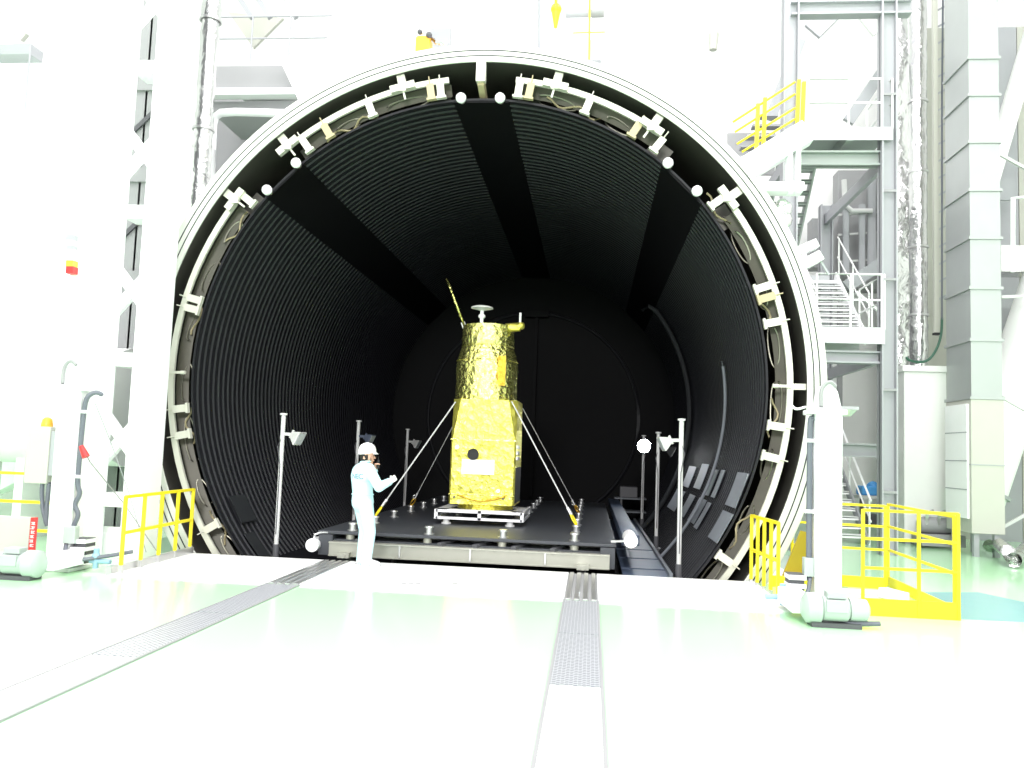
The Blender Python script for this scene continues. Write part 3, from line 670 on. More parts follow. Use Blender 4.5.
# joints
sh_r, el_r, wr_r, pa_r = L(0.02, .185, 1.40), L(.13, .31, 1.15), L(.335, .25, 1.235), L(.405, .225, 1.28)
sh_l, el_l, wr_l, pa_l = L(0.03, -.185, 1.40), L(.17, -.25, 1.17), L(.20, -.06, 1.395), L(.198, -.015, 1.455)
body = [(HC+Vector((0, 0, 0.03)), HC+Vector((0, 0, 0.03)), 0.095, 0.095), (HC+pf_*0.02+Vector((0, 0, -.02)), HC+pf_*0.035+Vector((0, 0, -0.085)), 0.078, 0.045),
        (HC+pf_*-.02, HC+pf_*-.02+Vector((0, 0, 0.03)), 0.092, 0.09),
        (HC+pf_*.098+Vector((0, 0, .005)), HC+pf_*.118+Vector((0, 0, -.028)), 0.012, 0.016),           # nose
        (HC+pf_*.092+pr_*-.018+Vector((0, 0, -.062)), HC+pf_*.092+pr_*.018+Vector((0, 0, -.062)), 0.012, 0.012),   # lips
        (HC+pf_*.07+Vector((0, 0, -.10)), HC+pf_*.07+Vector((0, 0, -.10)), 0.024, 0.024),
        (HC+pr_*.088+Vector((0, 0, .0)), HC+pr_*.09+pf_*.004+Vector((0, 0, -.035)), 0.022, 0.014), (HC-pr_*.088, HC-pr_*.09+Vector((0, 0, -.035)), 0.022, 0.014),
        (L(0.0, 0, 1.40), L(0.03, 0, 1.53), 0.062, 0.055), (L(0, 0, 1.0), L(0, 0, 1.34), 0.11, 0.13), (L(0, -.14, 1.39), L(0, .14, 1.39), 0.06, 0.06),
        (L(-.01, -.06, .93), L(-.01, .06, .93), 0.11, 0.11)]
body += [(sh_r, el_r, .05, .04), (el_r, wr_r, .04, .028), (sh_l, el_l, .05, .04), (el_l, wr_l, .04, .028)]
hr = hand(wr_r, pa_r, Vector((0, 0, 1))*-0.6+pf_*0.4, -pr_*0.8-Vector((0, 0, .3)))
hl = hand(wr_l, pa_l, pf_, pr_*0.9)
for s_ in (-1, 1): body += [(L(-.01, .09*s_, .9), L(0.01, .095*s_, .5), .08, .055), (L(0.01, .095*s_, .5), L(-.03, .10*s_, .09), .055, .04)]
body += hl + hr
bo = capsule_mesh(body, 0.0062, 'body', 'skin', pe_, 2)
# coverall
cv = [(L(-.01, -.05, 1.34), L(-.01, .05, 1.34), .145, .145), (L(-.015, 0, 1.30), L(-.01, 0, 1.05), .165, .15), (L(-.01, 0, 1.05), L(-.02, 0, .92), .15, .165), (L(-.03, -.07, .92), L(-.03, .07, .92), .125, .125),
      (L(-.05, -.06, .9), L(-.05, .06, .9), .115, .115), (L(0, -.15, 1.385), L(0, .15, 1.385), .085, .085), (L(0.01, 0, 1.43), L(0.02, 0, 1.475), .085, .075),
      (L(-.03, -.10, 1.3), L(-.03, .10, 1.3), .11, .11)]
cv += [(sh_r, el_r, .088, .072), (el_r, L(.31, .256, 1.228), .072, .055), (sh_l, el_l, .088, .072), (el_l, L(.198, -.075, 1.375), .072, .052)]
for s_ in (-1, 1): cv += [(L(-.015, .092*s_, .9), L(0.015, .098*s_, .5), .118, .092), (L(0.015, .098*s_, .5), L(-.02, .10*s_, .12), .092, .078), (L(-.02, .10*s_, .12), L(-.02, .10*s_, .07), .078, .082)]
su = capsule_mesh(cv, 0.011, 'coverall', 'suit', pe_, 5)
def ring_pts(c, r, d, n=24):
    x, y, _ = MB().frame(d); return [c+(x*math.cos(2*PI*k/n)+y*math.sin(2*PI*k/n))*r for k in range(n)]
MB().tube(ring_pts(L(0.03, 0, 1.505), 0.072, Vector((0, 0, 1))+pf_*-.15), 0.014, 8, True).build('collar', 'suit', pe_, True)
MB().tube(ring_pts(L(-.012, 0, 1.03), 0.152, Vector((0, 0, 1))), 0.012, 8, True).build('waist_seam', 'suit', su, True)
# shoes
for s_ in (-1, 1):
    sh_ = capsule_mesh([(L(-.05, .10*s_, .055), L(.13, .115*s_, .04), .05, .038), (L(-.05, .10*s_, .06), L(-.03, .10*s_, .11), .052, .05), (L(.06, .11*s_, .05), L(.15, .12*s_, .035), .05, .033)], 0.008, 'shoe', 'shoe', pe_, 3)
    m = MB(); m.prism([L(f, r*s_, .0) for f, r in ((-.10, .06), (-.11, .10), (-.10, .145), (.05, .165), (.15, .155), (.188, .12), (.16, .08), (.05, .06))], (0, 0, .018)); m.build('sole', 'polegrey', sh_)
# glove on the reaching hand
capsule_mesh([(a, b, r0*1.14+.001, r1*1.14+.001) for a, b, r0, r1 in hr] + [(el_r.lerp(wr_r, .86), wr_r, .036, .032)], 0.0055, 'glove', 'glove', pe_, 2)
# hair and helmet
m = MB()
for i in range(5):
    pass
hair = capsule_mesh([(HC-pf_*.035+Vector((0, 0, .01)), HC-pf_*.04+Vector((0, 0, -.045)), .085, .062), (HC-pf_*.03+pr_*.05, HC-pf_*.03+pr_*.052+Vector((0, 0, -.03)), .046, .035), (HC-pf_*.03-pr_*.05, HC-pf_*.03-pr_*.052+Vector((0, 0, -.03)), .046, .035)], 0.008, 'hair', 'hair', pe_, 3)
HT = HC+Vector((0, 0, 0.055))-pf_*0.005
m = MB(); N = 32; vs = []; rows = [(1.0, 0.0), (0.985, 0.05), (0.90, 0.09), (0.72, 0.122), (0.45, 0.145), (0.2, 0.155)]
tilt = Vector((0, 0, 1))*1.0 + pf_*0.06
for k, (s_, z) in enumerate(rows):
    for i in range(N):
        a = 2*PI*i/N; vs.append(HT + pf_*(math.cos(a)*.132*s_) + pr_*(math.sin(a)*.118*s_) + Vector((0, 0, z-0.012-0.02*math.cos(a)*(-1 if k == 0 else 0))))
vs.append(HT+Vector((0, 0, .147)))
fs = [(k*N+i, k*N+(i+1) % N, (k+1)*N+(i+1) % N, (k+1)*N+i) for k in range(len(rows)-1) for i in range(N)]
fs += [((len(rows)-1)*N+i, (len(rows)-1)*N+(i+1) % N, len(vs)-1) for i in range(N)] + [tuple(range(N-1, -1, -1))]
m.add(vs, fs); hm = m.build('helmet', 'helmet', pe_, True)
m = MB(); vs = []
for k, (e, dz) in enumerate(((1.0, .006), (1.28, -.014), (1.28, -.022), (1.0, -.004))):
    for i in range(15):
        a = math.radians(-70+140*i/14); ee = 1+(e-1)*math.cos(math.radians(-63+126*i/14))
        vs.append(HT+pf_*(math.cos(a)*.132*ee)+pr_*(math.sin(a)*.118*ee)+Vector((0, 0, dz)))
m.add(vs, [(k*15+i, k*15+i+1, (k+1) % 4*15+i+1, (k+1) % 4*15+i) for k in range(4) for i in range(14)]+[(0, 15, 30, 45), (14, 59, 44, 29)]); m.build('visor', 'helmet', hm, True)
for s_ in (-1, 1):
    c = HC+pf_*.088+pr_*.032*s_+Vector((0, 0, .012))
    MB().ball(c-pf_*.006, .009, 10).build('eye', 'hair', pe_, True)
    m = MB(); m.bar(c+Vector((0, 0, .022))-pr_*.018, c+Vector((0, 0, .022))+pr_*.018, .008, .008); m.build('eyebrow', 'hair', pe_)
m = MB(); m.tube([HC+pr_*.088+Vector((0, 0, .05)), HC+pr_*.08+pf_*.03+Vector((0, 0, -.05)), HC+pf_*.05+Vector((0, 0, -.125)), HC-pr_*.08+pf_*.03+Vector((0, 0, -.05)), HC-pr_*.088+Vector((0, 0, .05))], .005, 6); m.build('chin_strap', 'hair', pe_, True)
# lettering on the back of the coverall
from mathutils.bvhtree import BVHTree
su_v = [v.co.copy() for v in su.data.vertices]; bvh = BVHTree.FromPolygons(su_v, [tuple(p.vertices) for p in su.data.polygons])
nb = (-pf_*0.80+pr_*0.60).normalized(); xb = Vector((0, 0, 1)).cross(nb).normalized(); bk = L(-.06, 0.07, 1.29)+nb*0.4
tx = text('NEC', 0.105, 'letter', pe_, (0, 0, 0), (0, 0, 0), ext=0.0)
o_pe = Vector(pe_.location)
for v in tx.data.vertices:
    lc = v.co + o_pe; p = bk - o_pe + xb*lc.x + Vector((0, 0, 1))*lc.y
    hit = bvh.ray_cast(p, -nb, 1.0)
    v.co = (hit[0] + nb*0.006) if hit[0] is not None else p-nb*0.3
# radio in the raised hand
rd_ = thing('two_way_radio', 'small dark handheld radio raised to the mouth of the person', 'radio', L(.215, .012, 1.47))
m = MB(); p0 = L(.215, .012, 1.40); m.box(p0+Vector((0, 0, .07)), (.032, .05, .13), rz=HD); m.build('case', 'black', rd_, bevel=.005)
m = MB(); m.cone(p0+Vector((0, 0, .13)), p0+Vector((0, 0, .18)), .008, .005, 8); m.build('antenna', 'black', rd_, True)

# ================================================================== lifting posts
def lift_post(label, X, Y, side, tilt=0):
    t = thing('lifting_post', label, 'lifting post', (X, Y, 0), 'lifting posts flanking the chamber')
    hw = 0.155
    MB().bx((X-hw, Y-hw, 0.16), (X+hw, Y+hw, 2.36)).build('column', 'white_bright', t, bevel=.02)
    m = MB(); m.bx((X-hw-.07, Y-hw-.05, 2.34), (X+hw+.04, Y+hw+.05, 2.40)); m.build('cap', 'white_bright', t, bevel=.01)
    m = MB(); m.prism([(X-hw+.02, Y-.11, 2.40), (X+hw, Y-.11, 2.40), (X+hw-.05, Y-.11, 2.62), (X+.02, Y-.11, 2.74), (X-.10, Y-.11, 2.66)], (0, .22, 0)); m.build('head_plate', 'white_bright', t)
    m = MB(); m.tube(sm([(X-.10, Y-.16, 2.42), (X-.10, Y-.16, 2.60), (X-.06, Y-.16, 2.70), (X+.01, Y-.16, 2.73), (X+.07, Y-.16, 2.68)]), .024, 8); m.build('hook', 'midgrey', t, True)
    m = MB(); m.bx((X-hw-.1, Y-hw-.1, 0), (X+hw+.1, Y+hw+.1, .05)); m.bx((X-hw-.02, Y-hw-.02, .05), (X+hw+.02, Y+hw+.02, .18)); m.build('base', 'white_bright', t, bevel=.01)
    # slotted bracket, valve
    s_ = -side; bxx = X+s_*(hw+.16)
    for zz in (.16, .26, .36): MB().bx((bxx-.14, Y-.15, zz), (bxx+.06, Y+.1, zz+.05)).build('slotted_bracket', 'white_bright', t)
    m = MB(); m.bx((bxx-.13, Y-.1, .1), (bxx+.05, Y+.1, .42)); m.build('slot_back', 'darkgrey', t)
    m = MB(); m.cyl((bxx+s_*.2, Y-.1, .05), (bxx+s_*.2, Y-.1, .3), .035, 14); m.ball((bxx+s_*.2, Y-.1, .2), .055, 14); m.cyl((bxx+s_*.12, Y-.1, .14), (bxx+s_*.4, Y-.1, .14), .03, 10); m.build('valve', 'valve', t, True)
    # drive motor
    mx, my, mz = (X-.03, Y-.86, .19) if side < 0 else (X-.17, Y-.98, .19)
    d = -1 if side < 0 else 1
    mo = MB().lathe([(0.0, -.16), (.10, -.16), (.135, -.13), (.135, .12), (.10, .15), (.0, .15)], (0, 0, 0), 'Y', 28)
    def lay(m_):   # turn axis Y -> X
        m_.v = [Vector((mx+d*v.y, my+v.x, mz+v.z)) for v in m_.v]; return m_
    mt = lay(mo).build('motor_body', 'motor', t, True)
    lay(MB().lathe([(0, .15), (.12, .15), (.125, .20), (.115, .33), (.06, .36), (0, .36)], (0, 0, 0), 'Y', 28)).build('fan_cowl', 'motor', mt, True)
    lay(MB().lathe([(0, -.34), (.10, -.34), (.16, -.30), (.165, -.16), (0, -.16)], (0, 0, 0), 'Y', 28)).build('gearbox', 'motor', mt, True)
    m = MB(); m.bx((mx-.12, my-.15, mz-.02), (mx+.10, my-.11, mz+.11)); m.bx((mx-.1, my-.1, mz+.12), (mx+.1, my+.05, mz+.19)); m.build('terminal_box', 'motor', mt, bevel=.006)
    m = MB(); m.bx((mx-.26, my-.10, 0), (mx+.26, my+.12, .05)); m.build('motor_foot', 'darkgrey', mt)
    m = MB(); m.bx((mx-.3*d-.12, my+.1, .1), (mx-.3*d+.12, Y-hw, .28)); m.build('drive_housing', 'white_bright', t, bevel=.01)
    return t
XL, XR = -4.97, 4.735
lpst = lift_post('white lifting post on the left, beside the grey control box and yellow rail', XL, -2.0, -1)
m = MB(); m.tube(sm([(XL+.38, -2.0, 2.30), (XL+.30, -2.05, 2.33), (XL+.22, -2.1, 2.25), (XL+.19, -2.1, 2.0), (XL+.18, -2.1, 1.2), (XL+.22, -2.1, 1.0), (XL+.17, -2.1, .85), (XL+.22, -2.1, .72), (XL+.16, -2.1, .55)]), .030, 8); m.build('power_cable', 'cable', lpst, True)
m = MB(); m.tube(sm([(XL+.13, -2.16, .36), (XL+.16, -2.2, .22), (XL+.3, -2.2, .16), (XL+.6, -2.1, .20), (XL+.95, -2.0, .27)]), .026, 8); m.build('power_cable', 'cable', lpst, True)
m = MB(); m.bx((XL+.10, -2.2, .36), (XL+.26, -2.1, .58)); m.build('junction_box', 'motor', lpst, bevel=.008)
for zz in (2.05, 1.2): MB().bx((XL+.14, -2.14, zz), (XL+.24, -2.06, zz+.04)).build('cable_clip', 'white_bright', lpst)
rpst = lift_post('white lifting post on the right, with the yellow pit railing behind it', XR, -2.0, 1)
m = MB(); m.tube(sm([(XR-.10, -2.0, 2.36), (XR-.17, -2.05, 2.28), (XR-.2, -2.05, 2.1), (XR-.2, -2.05, .35)]), .035, 8); m.build('power_cable', 'cable', rpst, True)
m = MB(); m.tube(sm([(XR-.2, -2.1, .4), (XR-.24, -2.14, .22), (XR-.36, -2.2, .16), (XR-.52, -2.25, .24)]), .026, 8); m.build('power_cable', 'cable', rpst, True)
m = MB(); m.tube(sm([(XR-.35, -2.35, .06), (XR-.25, -2.75, .03), (XR-.05, -2.98, .04), (XR+.3, -3.0, .06)]), .028, 8); m.build('power_cable', 'cable', rpst, True)
m = MB(); m.tube(sm([(XR-.25, -2.05, 2.43), (XR-.36, -2.05, 2.40), (XR-.42, -2.05, 2.44), (XR-.46, -2.05, 2.52)]), .016, 6); m.build('hook', 'white_bright', rpst, True)
m = MB(); m.bx((XR-.27, -2.12, .40), (XR-.16, -2.0, .62)); m.build('junction_box', 'motor', rpst, bevel=.008)
for zz in (2.0, 1.15): MB().bx((XR-.26, -2.1, zz), (XR-.15, -2.0, zz+.04)).build('cable_clip', 'white_bright', rpst)
m = MB(); a_ = aY(845, 407, -1.4); m.bx((XR+.1, -1.9, 2.42), (XR+.42, -1.8, 2.46)); m.cone((XR+.28, -1.85, 2.34), (XR+.28, -1.85, 2.42), .06, .13, 14); m.build('side_arm', 'duct', rpst)

# ================================================================== railings
def railing(name, label, posts, zr, toe=None, r=.028, wr=.034, zb=0.0, cat='railing', bars=0, m_='yellow', low=None, grp='yellow guard railings'):
    """posts: list of (x,y); rails run along the posts at heights zr"""
    t = thing(name, label, cat, (posts[0][0], posts[0][1], zb), grp)
    for x, y in posts:
        MB().bar((x, y, zb+(low or 0)), (x, y, zb+zr[0]+.01), wr*2, wr*2).build('post', m_, t, bevel=.008)
        if low: MB().bar((x, y, zb), (x, y, zb+low), wr*2.1, wr*2.1).build('post_foot', 'steel', t)
    for i, z in enumerate(zr):
        m = MB()
        for a, b in zip(posts, posts[1:]): m.bar((a[0], a[1], zb+z), (b[0], b[1], zb+z), r*2, r*2)
        m.build('top_rail' if i == 0 else 'mid_rail', m_, t)
    if toe:
        m = MB()
        for a, b in zip(posts, posts[1:]): m.bar((a[0], a[1], zb+toe/2), (b[0], b[1], zb+toe/2), .02, toe)
        m.build('toe_board', m_, t)
    return t
def lerp2(a, b, n): return [(a[0]+(b[0]-a[0])*k/(n-1), a[1]+(b[1]-a[1])*k/(n-1)) for k in range(n)]
railing('guard_railing', 'short yellow railing at the left edge of the white plate, beside the left lifting post', lerp2((-4.05, -2.2), (-4.17, -0.15), 5), [.99, .53], low=.12, wr=.022, r=.020)
railing('guard_railing', 'short yellow railing with closely spaced posts at the right edge of the white plate', lerp2((4.33, -1.35), (4.22, -0.15), 5), [.96, .48], low=.06, wr=.022, r=.020)
railing('guard_railing', 'yellow railing with deep toe board facing the viewer, right of the right lifting post', [(5.11, -2.2), (5.74, -2.2), (6.18, -2.2)], [1.22, .89, .55], .20, r=.016, wr=.019)
railing('guard_railing', 'yellow railing running away from the viewer along the right side of the pit', [(6.18, -2.1), (6.26, 0.3)], [1.18, .86, .52], .14, r=.016, wr=.019)
railing('guard_railing', 'yellow railing at the far side of the pit, passing behind the right lifting post', [(4.85, 0.12), (6.1, -0.05)], [1.17, .88, .55], .16, r=.016, wr=.019)
lr = railing('guard_railing', 'yellow railing at the far left, partly hidden by the grey control box', [(-7.6, -1.2), (-5.42, -1.2)], [1.18, .78, .38], None, r=.02, wr=.02)
ye = thing('pit_cover_panel', 'yellow slanted side panel with shade painted in, beside the rim at lower right', 'panel', (4.8, -.3, 0))
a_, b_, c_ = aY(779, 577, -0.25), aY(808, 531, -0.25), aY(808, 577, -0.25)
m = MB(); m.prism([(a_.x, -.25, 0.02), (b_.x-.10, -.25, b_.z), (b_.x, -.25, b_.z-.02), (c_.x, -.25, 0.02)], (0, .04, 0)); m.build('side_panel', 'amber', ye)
m = MB(); m.bx((a_.x-.15, -.35, 0), (c_.x, -.28, .15)); m.build('kick_plate', 'yellow', ye)
kb = thing('kerb_block', 'white block lying in the railed pit area at right', 'block', (5.75, -1.2, 0))
m = MB(); m.box((5.88, -1.0, .07), (.14, .42, .13), rz=.35); m.build('block', 'white_bright', kb, bevel=.01)
m = MB(); m.bx((4.95, -.6, 0.003), (6.0, -.5, .05)); m.build('sill', 'white', kb)

# ================================================================== door gantry on the left
ga = thing('door_gantry', 'very tall white steel gantry with cross bracing standing left of the chamber', 'gantry', (-5.0, -0.9, 0))
GY = -0.9
m = MB(); m.bx((-4.87, GY, 0), (-4.56, GY+.5, 14)); m.build('column', 'white_bright', ga, bevel=.01)
m = MB(); m.bx((-5.95, GY, 0), (-5.16, GY+.07, 14)); m.build('column', 'white_bright', ga, bevel=.01)
zlev = [aY(112, 500, GY).z, aY(115, 359, GY).z, aY(130, 211, GY).z, aY(142, 66, GY).z, 12.2]
for i, z in enumerate(zlev):
    MB().bx((-5.2, GY+.02, z-.10), (-4.83, GY+.40, z+.10)).build('cross_beam', 'white_bright', ga)
for px_, py_ in ((114, 438), (132, 289), (137, 150), (150, 0)):
    zc = aY(px_, py_, GY).z
    for sg in (-1, 1): MB().bar((-5.005-.34, GY+.12+.012*sg, zc-.40*sg), (-5.005+.34, GY+.12+.012*sg, zc+.40*sg), .15, .10, (0, 1, 0)).build('diagonal_brace', 'white_bright', ga)
m = MB(); m.bx((-5.2, GY+.1, 0), (-4.83, GY+.5, .35)); m.build('foot_beam', 'white_bright', ga)
m = MB(); m.bx((-5.2, GY+.12, .35), (-4.83, GY+.16, zlev[0]-.4)); m.build('gusset', 'white', ga)
dp = thing('chamber_door', 'huge white round chamber door slid aside behind the left gantry', 'door', (-12.6, 3.2, 0))
m = MB(); dc = Vector((-12.65, 3.2, 5.25))
m.lathe([(0.0, -.35), (3.0, -.25), (4.4, .15), (5.25, .55), (5.25, .95), (4.9, 1.0), (0, 1.0)], dc, 'Y', 72); m.build('door_shell', 'white_bright', dp, True)
for k in range(8):
    a = PI*k/8+.2; m = MB(); m.bar(dc+Vector((4.9*math.cos(a), .30, 4.9*math.sin(a))), dc+Vector((1.0*math.cos(a), -.35, 1.0*math.sin(a))), .14, .25, (0, 1, 0)); m.build('stiffening_rib', 'white', dp)
gc = thing('support_column', 'grey steel column seen through the gaps of the white gantry bracing', 'column', (-6.85, 2.4, 0))
m = MB(); m.bx((-7.25, 2.2, 0), (-6.35, 2.24, 12)); m.bx((-7.25, 2.6, 0), (-6.35, 2.64, 12)); m.bx((-6.84, 2.2, 0), (-6.8, 2.64, 12)); m.build('h_section', 'midgrey', gc)
for z in (1.2, 2.9, 4.6, 6.6, 8.4): MB().bx((-7.3, 2.14, z), (-6.3, 2.2, z+.28)).build('girt', 'midgrey', gc)
for z in (1.6, 5.4, 7.4): MB().bar((-7.2, 2.16, z), (-6.4, 2.16, z+.8), .08, .04, (0, 1, 0)).build('brace', 'darkgrey', gc)
# items on the left of the gantry
sl = thing('signal_light', 'small stacked signal light with orange and red lenses on the white gantry', 'signal light', aY(71, 262, GY-.06))
def sig(y0, y1, m_, nm, w=.05):
    a, b = aY(68, y0, GY-.07), aY(75, y1, GY-.07); MB().bx((a.x, GY-.12, b.z), (b.x, GY-.002, a.z)).build(nm, m_, sl, bevel=.004)
sig(235, 241, 'grey', 'switch_plate'); sig(241, 246, 'white', 'housing'); sig(246, 250, 'grey', 'switch_plate'); sig(250, 261, 'white', 'housing'); sig(261, 267, 'orange', 'orange_lens'); sig(267, 274, 'red', 'red_lens')
cb = thing('control_box', 'pale grey control box with an orange dome lamp, left of the left lifting post', 'control box', (-5.35, -2.05, 1.2))
a, b = aY(28, 426, -2.1), aY(46, 484, -2.1); MB().bx((a.x, -2.1, b.z), (b.x, -1.75, a.z)).build('cabinet', 'panelgrey', cb, bevel=.01)
a2, b2 = aY(46, 431, -2.08), aY(56, 476, -2.08); MB().bx((b.x, -2.08, b2.z), (XL-.15, -1.8, a2.z)).build('side_cabinet', 'grey', cb, bevel=.006)
c = aY(45, 420, -2.0); m = MB(); m.lathe([(.075, 0), (.075, .03), (.06, .10), (.03, .125), (0, .13)], (c.x, -1.95, a.z+.0), 'Z', 20, cap=False); m.build('dome_lamp', 'orange', cb, True)
for k, dx in enumerate((0, .09)):
    m = MB(); m.tube(sm([(b.x-.09+dx, -2.04, b.z+.02), (b.x-.09+dx, -2.04, b.z-.12), (b.x-.05+dx*.5, -2.04, b.z-.35), (b.x+.02, -2.04, b.z-.55)]), .028, 8); m.build('conduit', 'cable', cb, True)
hb = thing('hose_cabinet', 'grey floor cabinet with a red vertical strip bearing white writing, far left', 'cabinet', (-5.6, -2.5, 0))
a, b = aY(1, 516, -2.5), aY(27, 560, -2.5); c = aY(37, 515, -2.5)
MB().bx((a.x-.25, -2.5, 0), (b.x, -2.42, a.z)).build('body', 'panelgrey', hb, bevel=.008)
MB().bx((b.x+.002, -2.5, .0), (c.x-.02, -2.44, a.z)).build('red_strip', 'red', hb, bevel=.006)
m = MB(); rr = random.Random(5); zc = a.z-.05; xm = (b.x+c.x)/2
for k in range(6):
    z = a.z-.06-.055*k
    for q in range(3): m.box((xm+rr.uniform(-.008, .008), -2.503, z-.013*q), (.05-.015*(q == 1), .004, .006))
    m.box((xm+rr.uniform(-.015, .015), -2.503, z-.013), (.008, .004, .038))
m.build('white_writing', 'white_bright', hb)
tk = thing('white_tank', 'white horizontal tank with curved underside behind the far-left yellow rails', 'tank', (-8.0, 0.5, 1.5))
a = aY(28, 465, 0.0); m = MB(); m.v = []
m.lathe([(0, -2.2), (.5, -2.1), (.9, -1.7), (1.0, -1.2), (1.0, 1.2), (0, 1.2)], (0, 0, 0), 'Y', 40); m.v = [Vector((a.x-1.1+v.y+1.6-.55, .9+v.x, a.z+1.0+v.z)) for v in m.v]; m.build('shell', 'white', tk, True)
for xx in (-8.6, -7.6): MB().bx((xx, .5, 0), (xx+.15, 1.3, a.z+.3)).build('saddle', 'white', tk)
wi = thing('rigging_wire', 'thin wire with a red handle slanting from the left lifting post to the yellow rail', 'wire', (XL+.4, -1.9, 2.0))
m = MB(); m.tube([aY(82, 446, -2.3), aY(90, 462, -2.2), aY(125, 505, -1.3), aY(160, 556, -1.0)], .007, 6); m.build('wire', 'midgrey', wi, True)
m = MB(); m.cone(aY(81, 446, -2.3), aY(86, 457, -2.3), .03, .05, 10); m.build('red_handle', 'red', wi, True)
m = MB(); m.tube([aY(95, 403, -1.9), aY(110, 440, -1.6), aY(128, 490, -1.3), aY(146, 552, -1.0)], .006, 6); m.build('wire', 'grey', wi, True)

# ================================================================== flange clamps and bracket frame (right)
bf = thing('bracket_frame', 'white welded bracket frame reaching up from the upper right of the rim', 'bracket frame', aY(770, 160, .0))
def seg(p0, p1, Y, w_, h_, name, m_, par): MB().bar(aY(*p0, Y), aY(*p1, Y), w_, h_, (0, 1, 0)).build(name, m_, par, bevel=.006)
seg((742, 172), (806, 133), .12, .34, .30, 'diagonal_arm', 'white_bright', bf)
seg((789, 150), (789, 194), .10, .07, .2, 'upright', 'white_bright', bf); seg((797, 140), (797, 194), .10, .07, .2, 'upright', 'white_bright', bf)
seg((758, 189), (802, 189), .10, .13, .3, 'base_beam', 'white_bright', bf)
m = MB(); 
for k in range(7): p = aY(784+random.uniform(-6, 6), 205+k*2.5, .2); m.ball(p, random.uniform(.09, .15), 12)
m.build('foil_wrap', 'foil', bf, True)
cl = thing('flange_clamp', 'white two-jaw clamp on the right edge of the rim', 'clamp', aY(806, 252, .1))
seg((798, 252), (816, 244), .08, .13, .22, 'jaw', 'white_bright', cl); seg((801, 266), (820, 256), .08, .15, .22, 'jaw', 'white_bright', cl)
seg((799, 250), (804, 266), .14, .12, .2, 'hinge', 'white_bright', cl)
seg((820, 260), (829, 275), .12, .03, .03, 'lever', 'grey', cl)

# ================================================================== stair tower
TY = 4.5
tw = thing('stair_tower', 'grey steel stair tower with landings at the right of the chamber', 'stair tower', (7.0, 6.5, 0))
def hsec(x, y, z0, z1, w_=.30, name='column', m_='grey', par=tw):
    m = MB(); m.bx((x-w_/2, y-w_/2, z0), (x-w_/2+.03, y+w_/2, z1)); m.bx((x+w_/2-.03, y-w_/2, z0), (x+w_/2, y+w_/2, z1)); m.bx((x-w_/2, y-.02, z0), (x+w_/2, y+.02, z1)); return m.build(name, m_, par)
for x, y in ((7.70, TY), (5.76, TY)): hsec(x, y, 0, 14)
hsec(7.70, 8.9, 0, 8.3); hsec(5.76, 8.9, 0, 8.3, m_='white')
hsec(6.62, 8.95, 0, 8.3)
def hb_(x0, x1, y, z0, z1, name='beam', m_='grey'):
    m = MB(); m.bx((x0, y-.12, z1-.04), (x1, y+.12, z1)); m.bx((x0, y-.12, z0), (x1, y+.12, z0+.04)); m.bx((x0, y-.014, z0), (x1, y+.014, z1)); return m.build(name, m_, tw)
hb_(5.76, 8.15, TY, 10.95, 11.25); hb_(5.9, 7.6, TY+.1, 7.80, 8.10, m_='greygreen'); hb_(5.76, 7.6, TY+.1, 3.75, 4.0); hb_(6.3, 8.2, TY+2.0, 1.9, 2.2)
for z in (8.0, 4.0): 
    for x in (5.76, 7.70): MB().bx((x-.05, TY, z-.2), (x+.05, 8.9, z+.05)).build('beam', 'grey', tw)
for z in (9.2, 7.2, 5.4, 3.2, 1.2): MB().bx((7.58, TY-.15, z), (7.82, TY-.10, z+.05)).build('splice_plate', 'midgrey', tw)
def landing(x0, x1, y0, y1, z, fascia):
    m = MB(); m.bx((x0, y0, z-.05), (x1, y1, z)); m.build('landing_deck', 'greygreen', tw)
    MB().bx((x0, y0-.015, z-fascia), (x1, y0, z+.03)).build('fascia', 'fascia', tw); MB().bx((x0, y1, z-fascia), (x1, y1+.015, z+.03)).build('fascia', 'fascia', tw)
    m = MB(); m.bx(((x0+x1)/2-.06, y0, z-.25), ((x0+x1)/2+.06, y1, z-.05)); m.build('joist', 'greygreen', tw)
landing(6.08, 7.75, 4.35, 5.9, 8.50, .24); landing(5.5, 7.6, 4.35, 5.9, 4.42, .30); landing(5.9, 7.6, 8.2, 9.2, 6.3, .2)
def handrail(pts, hs, name='handrail', m_='white', r=.02):
    for h in hs:
        m = MB(); m.tube([Vector(p)+Vector((0, 0, h)) for p in pts], r, 6); m.build(name, m_, tw, True)
    for p in pts: MB().cyl(p, Vector(p)+Vector((0, 0, max(hs))), r, 8).build('baluster', m_, tw, True)
handrail([(6.10, 4.37, 8.5), (6.9, 4.37, 8.5), (7.55, 4.37, 8.5)], (1.05, .55)); handrail([(7.75, 4.37, 8.5), (7.75, 5.1, 8.5), (7.75, 5.9, 8.5)], (1.05, .55))
handrail([(6.3, 4.37, 4.42), (6.95, 4.37, 4.42), (7.55, 4.37, 4.42)], (1.1, .58)); handrail([(7.6, 4.37, 4.42), (7.6, 5.1, 4.42), (7.6, 5.9, 4.42)], (1.1, .58))
def flight(x0, x1, ya, za, yb, zb, n, m_='grey', tm='louvre'):
    dy, dz = (yb-ya)/n, (zb-za)/n
    for x in (x0, x1):
        m = MB(); m.bar((x, ya, za), (x, yb, zb), .04, .26, (0, 0, 1)); m.build('stringer', m_, tw)
    for k in range(1, n):
        m = MB(); m.bx((x0, ya+dy*k-.13, za+dz*k-.02), (x1, ya+dy*k+.13, za+dz*k+.015)); m.bx((x0, ya+dy*k-.13, za+dz*k-.06), (x1, ya+dy*k-.12, za+dz*k)); m.build('tread', tm, tw)
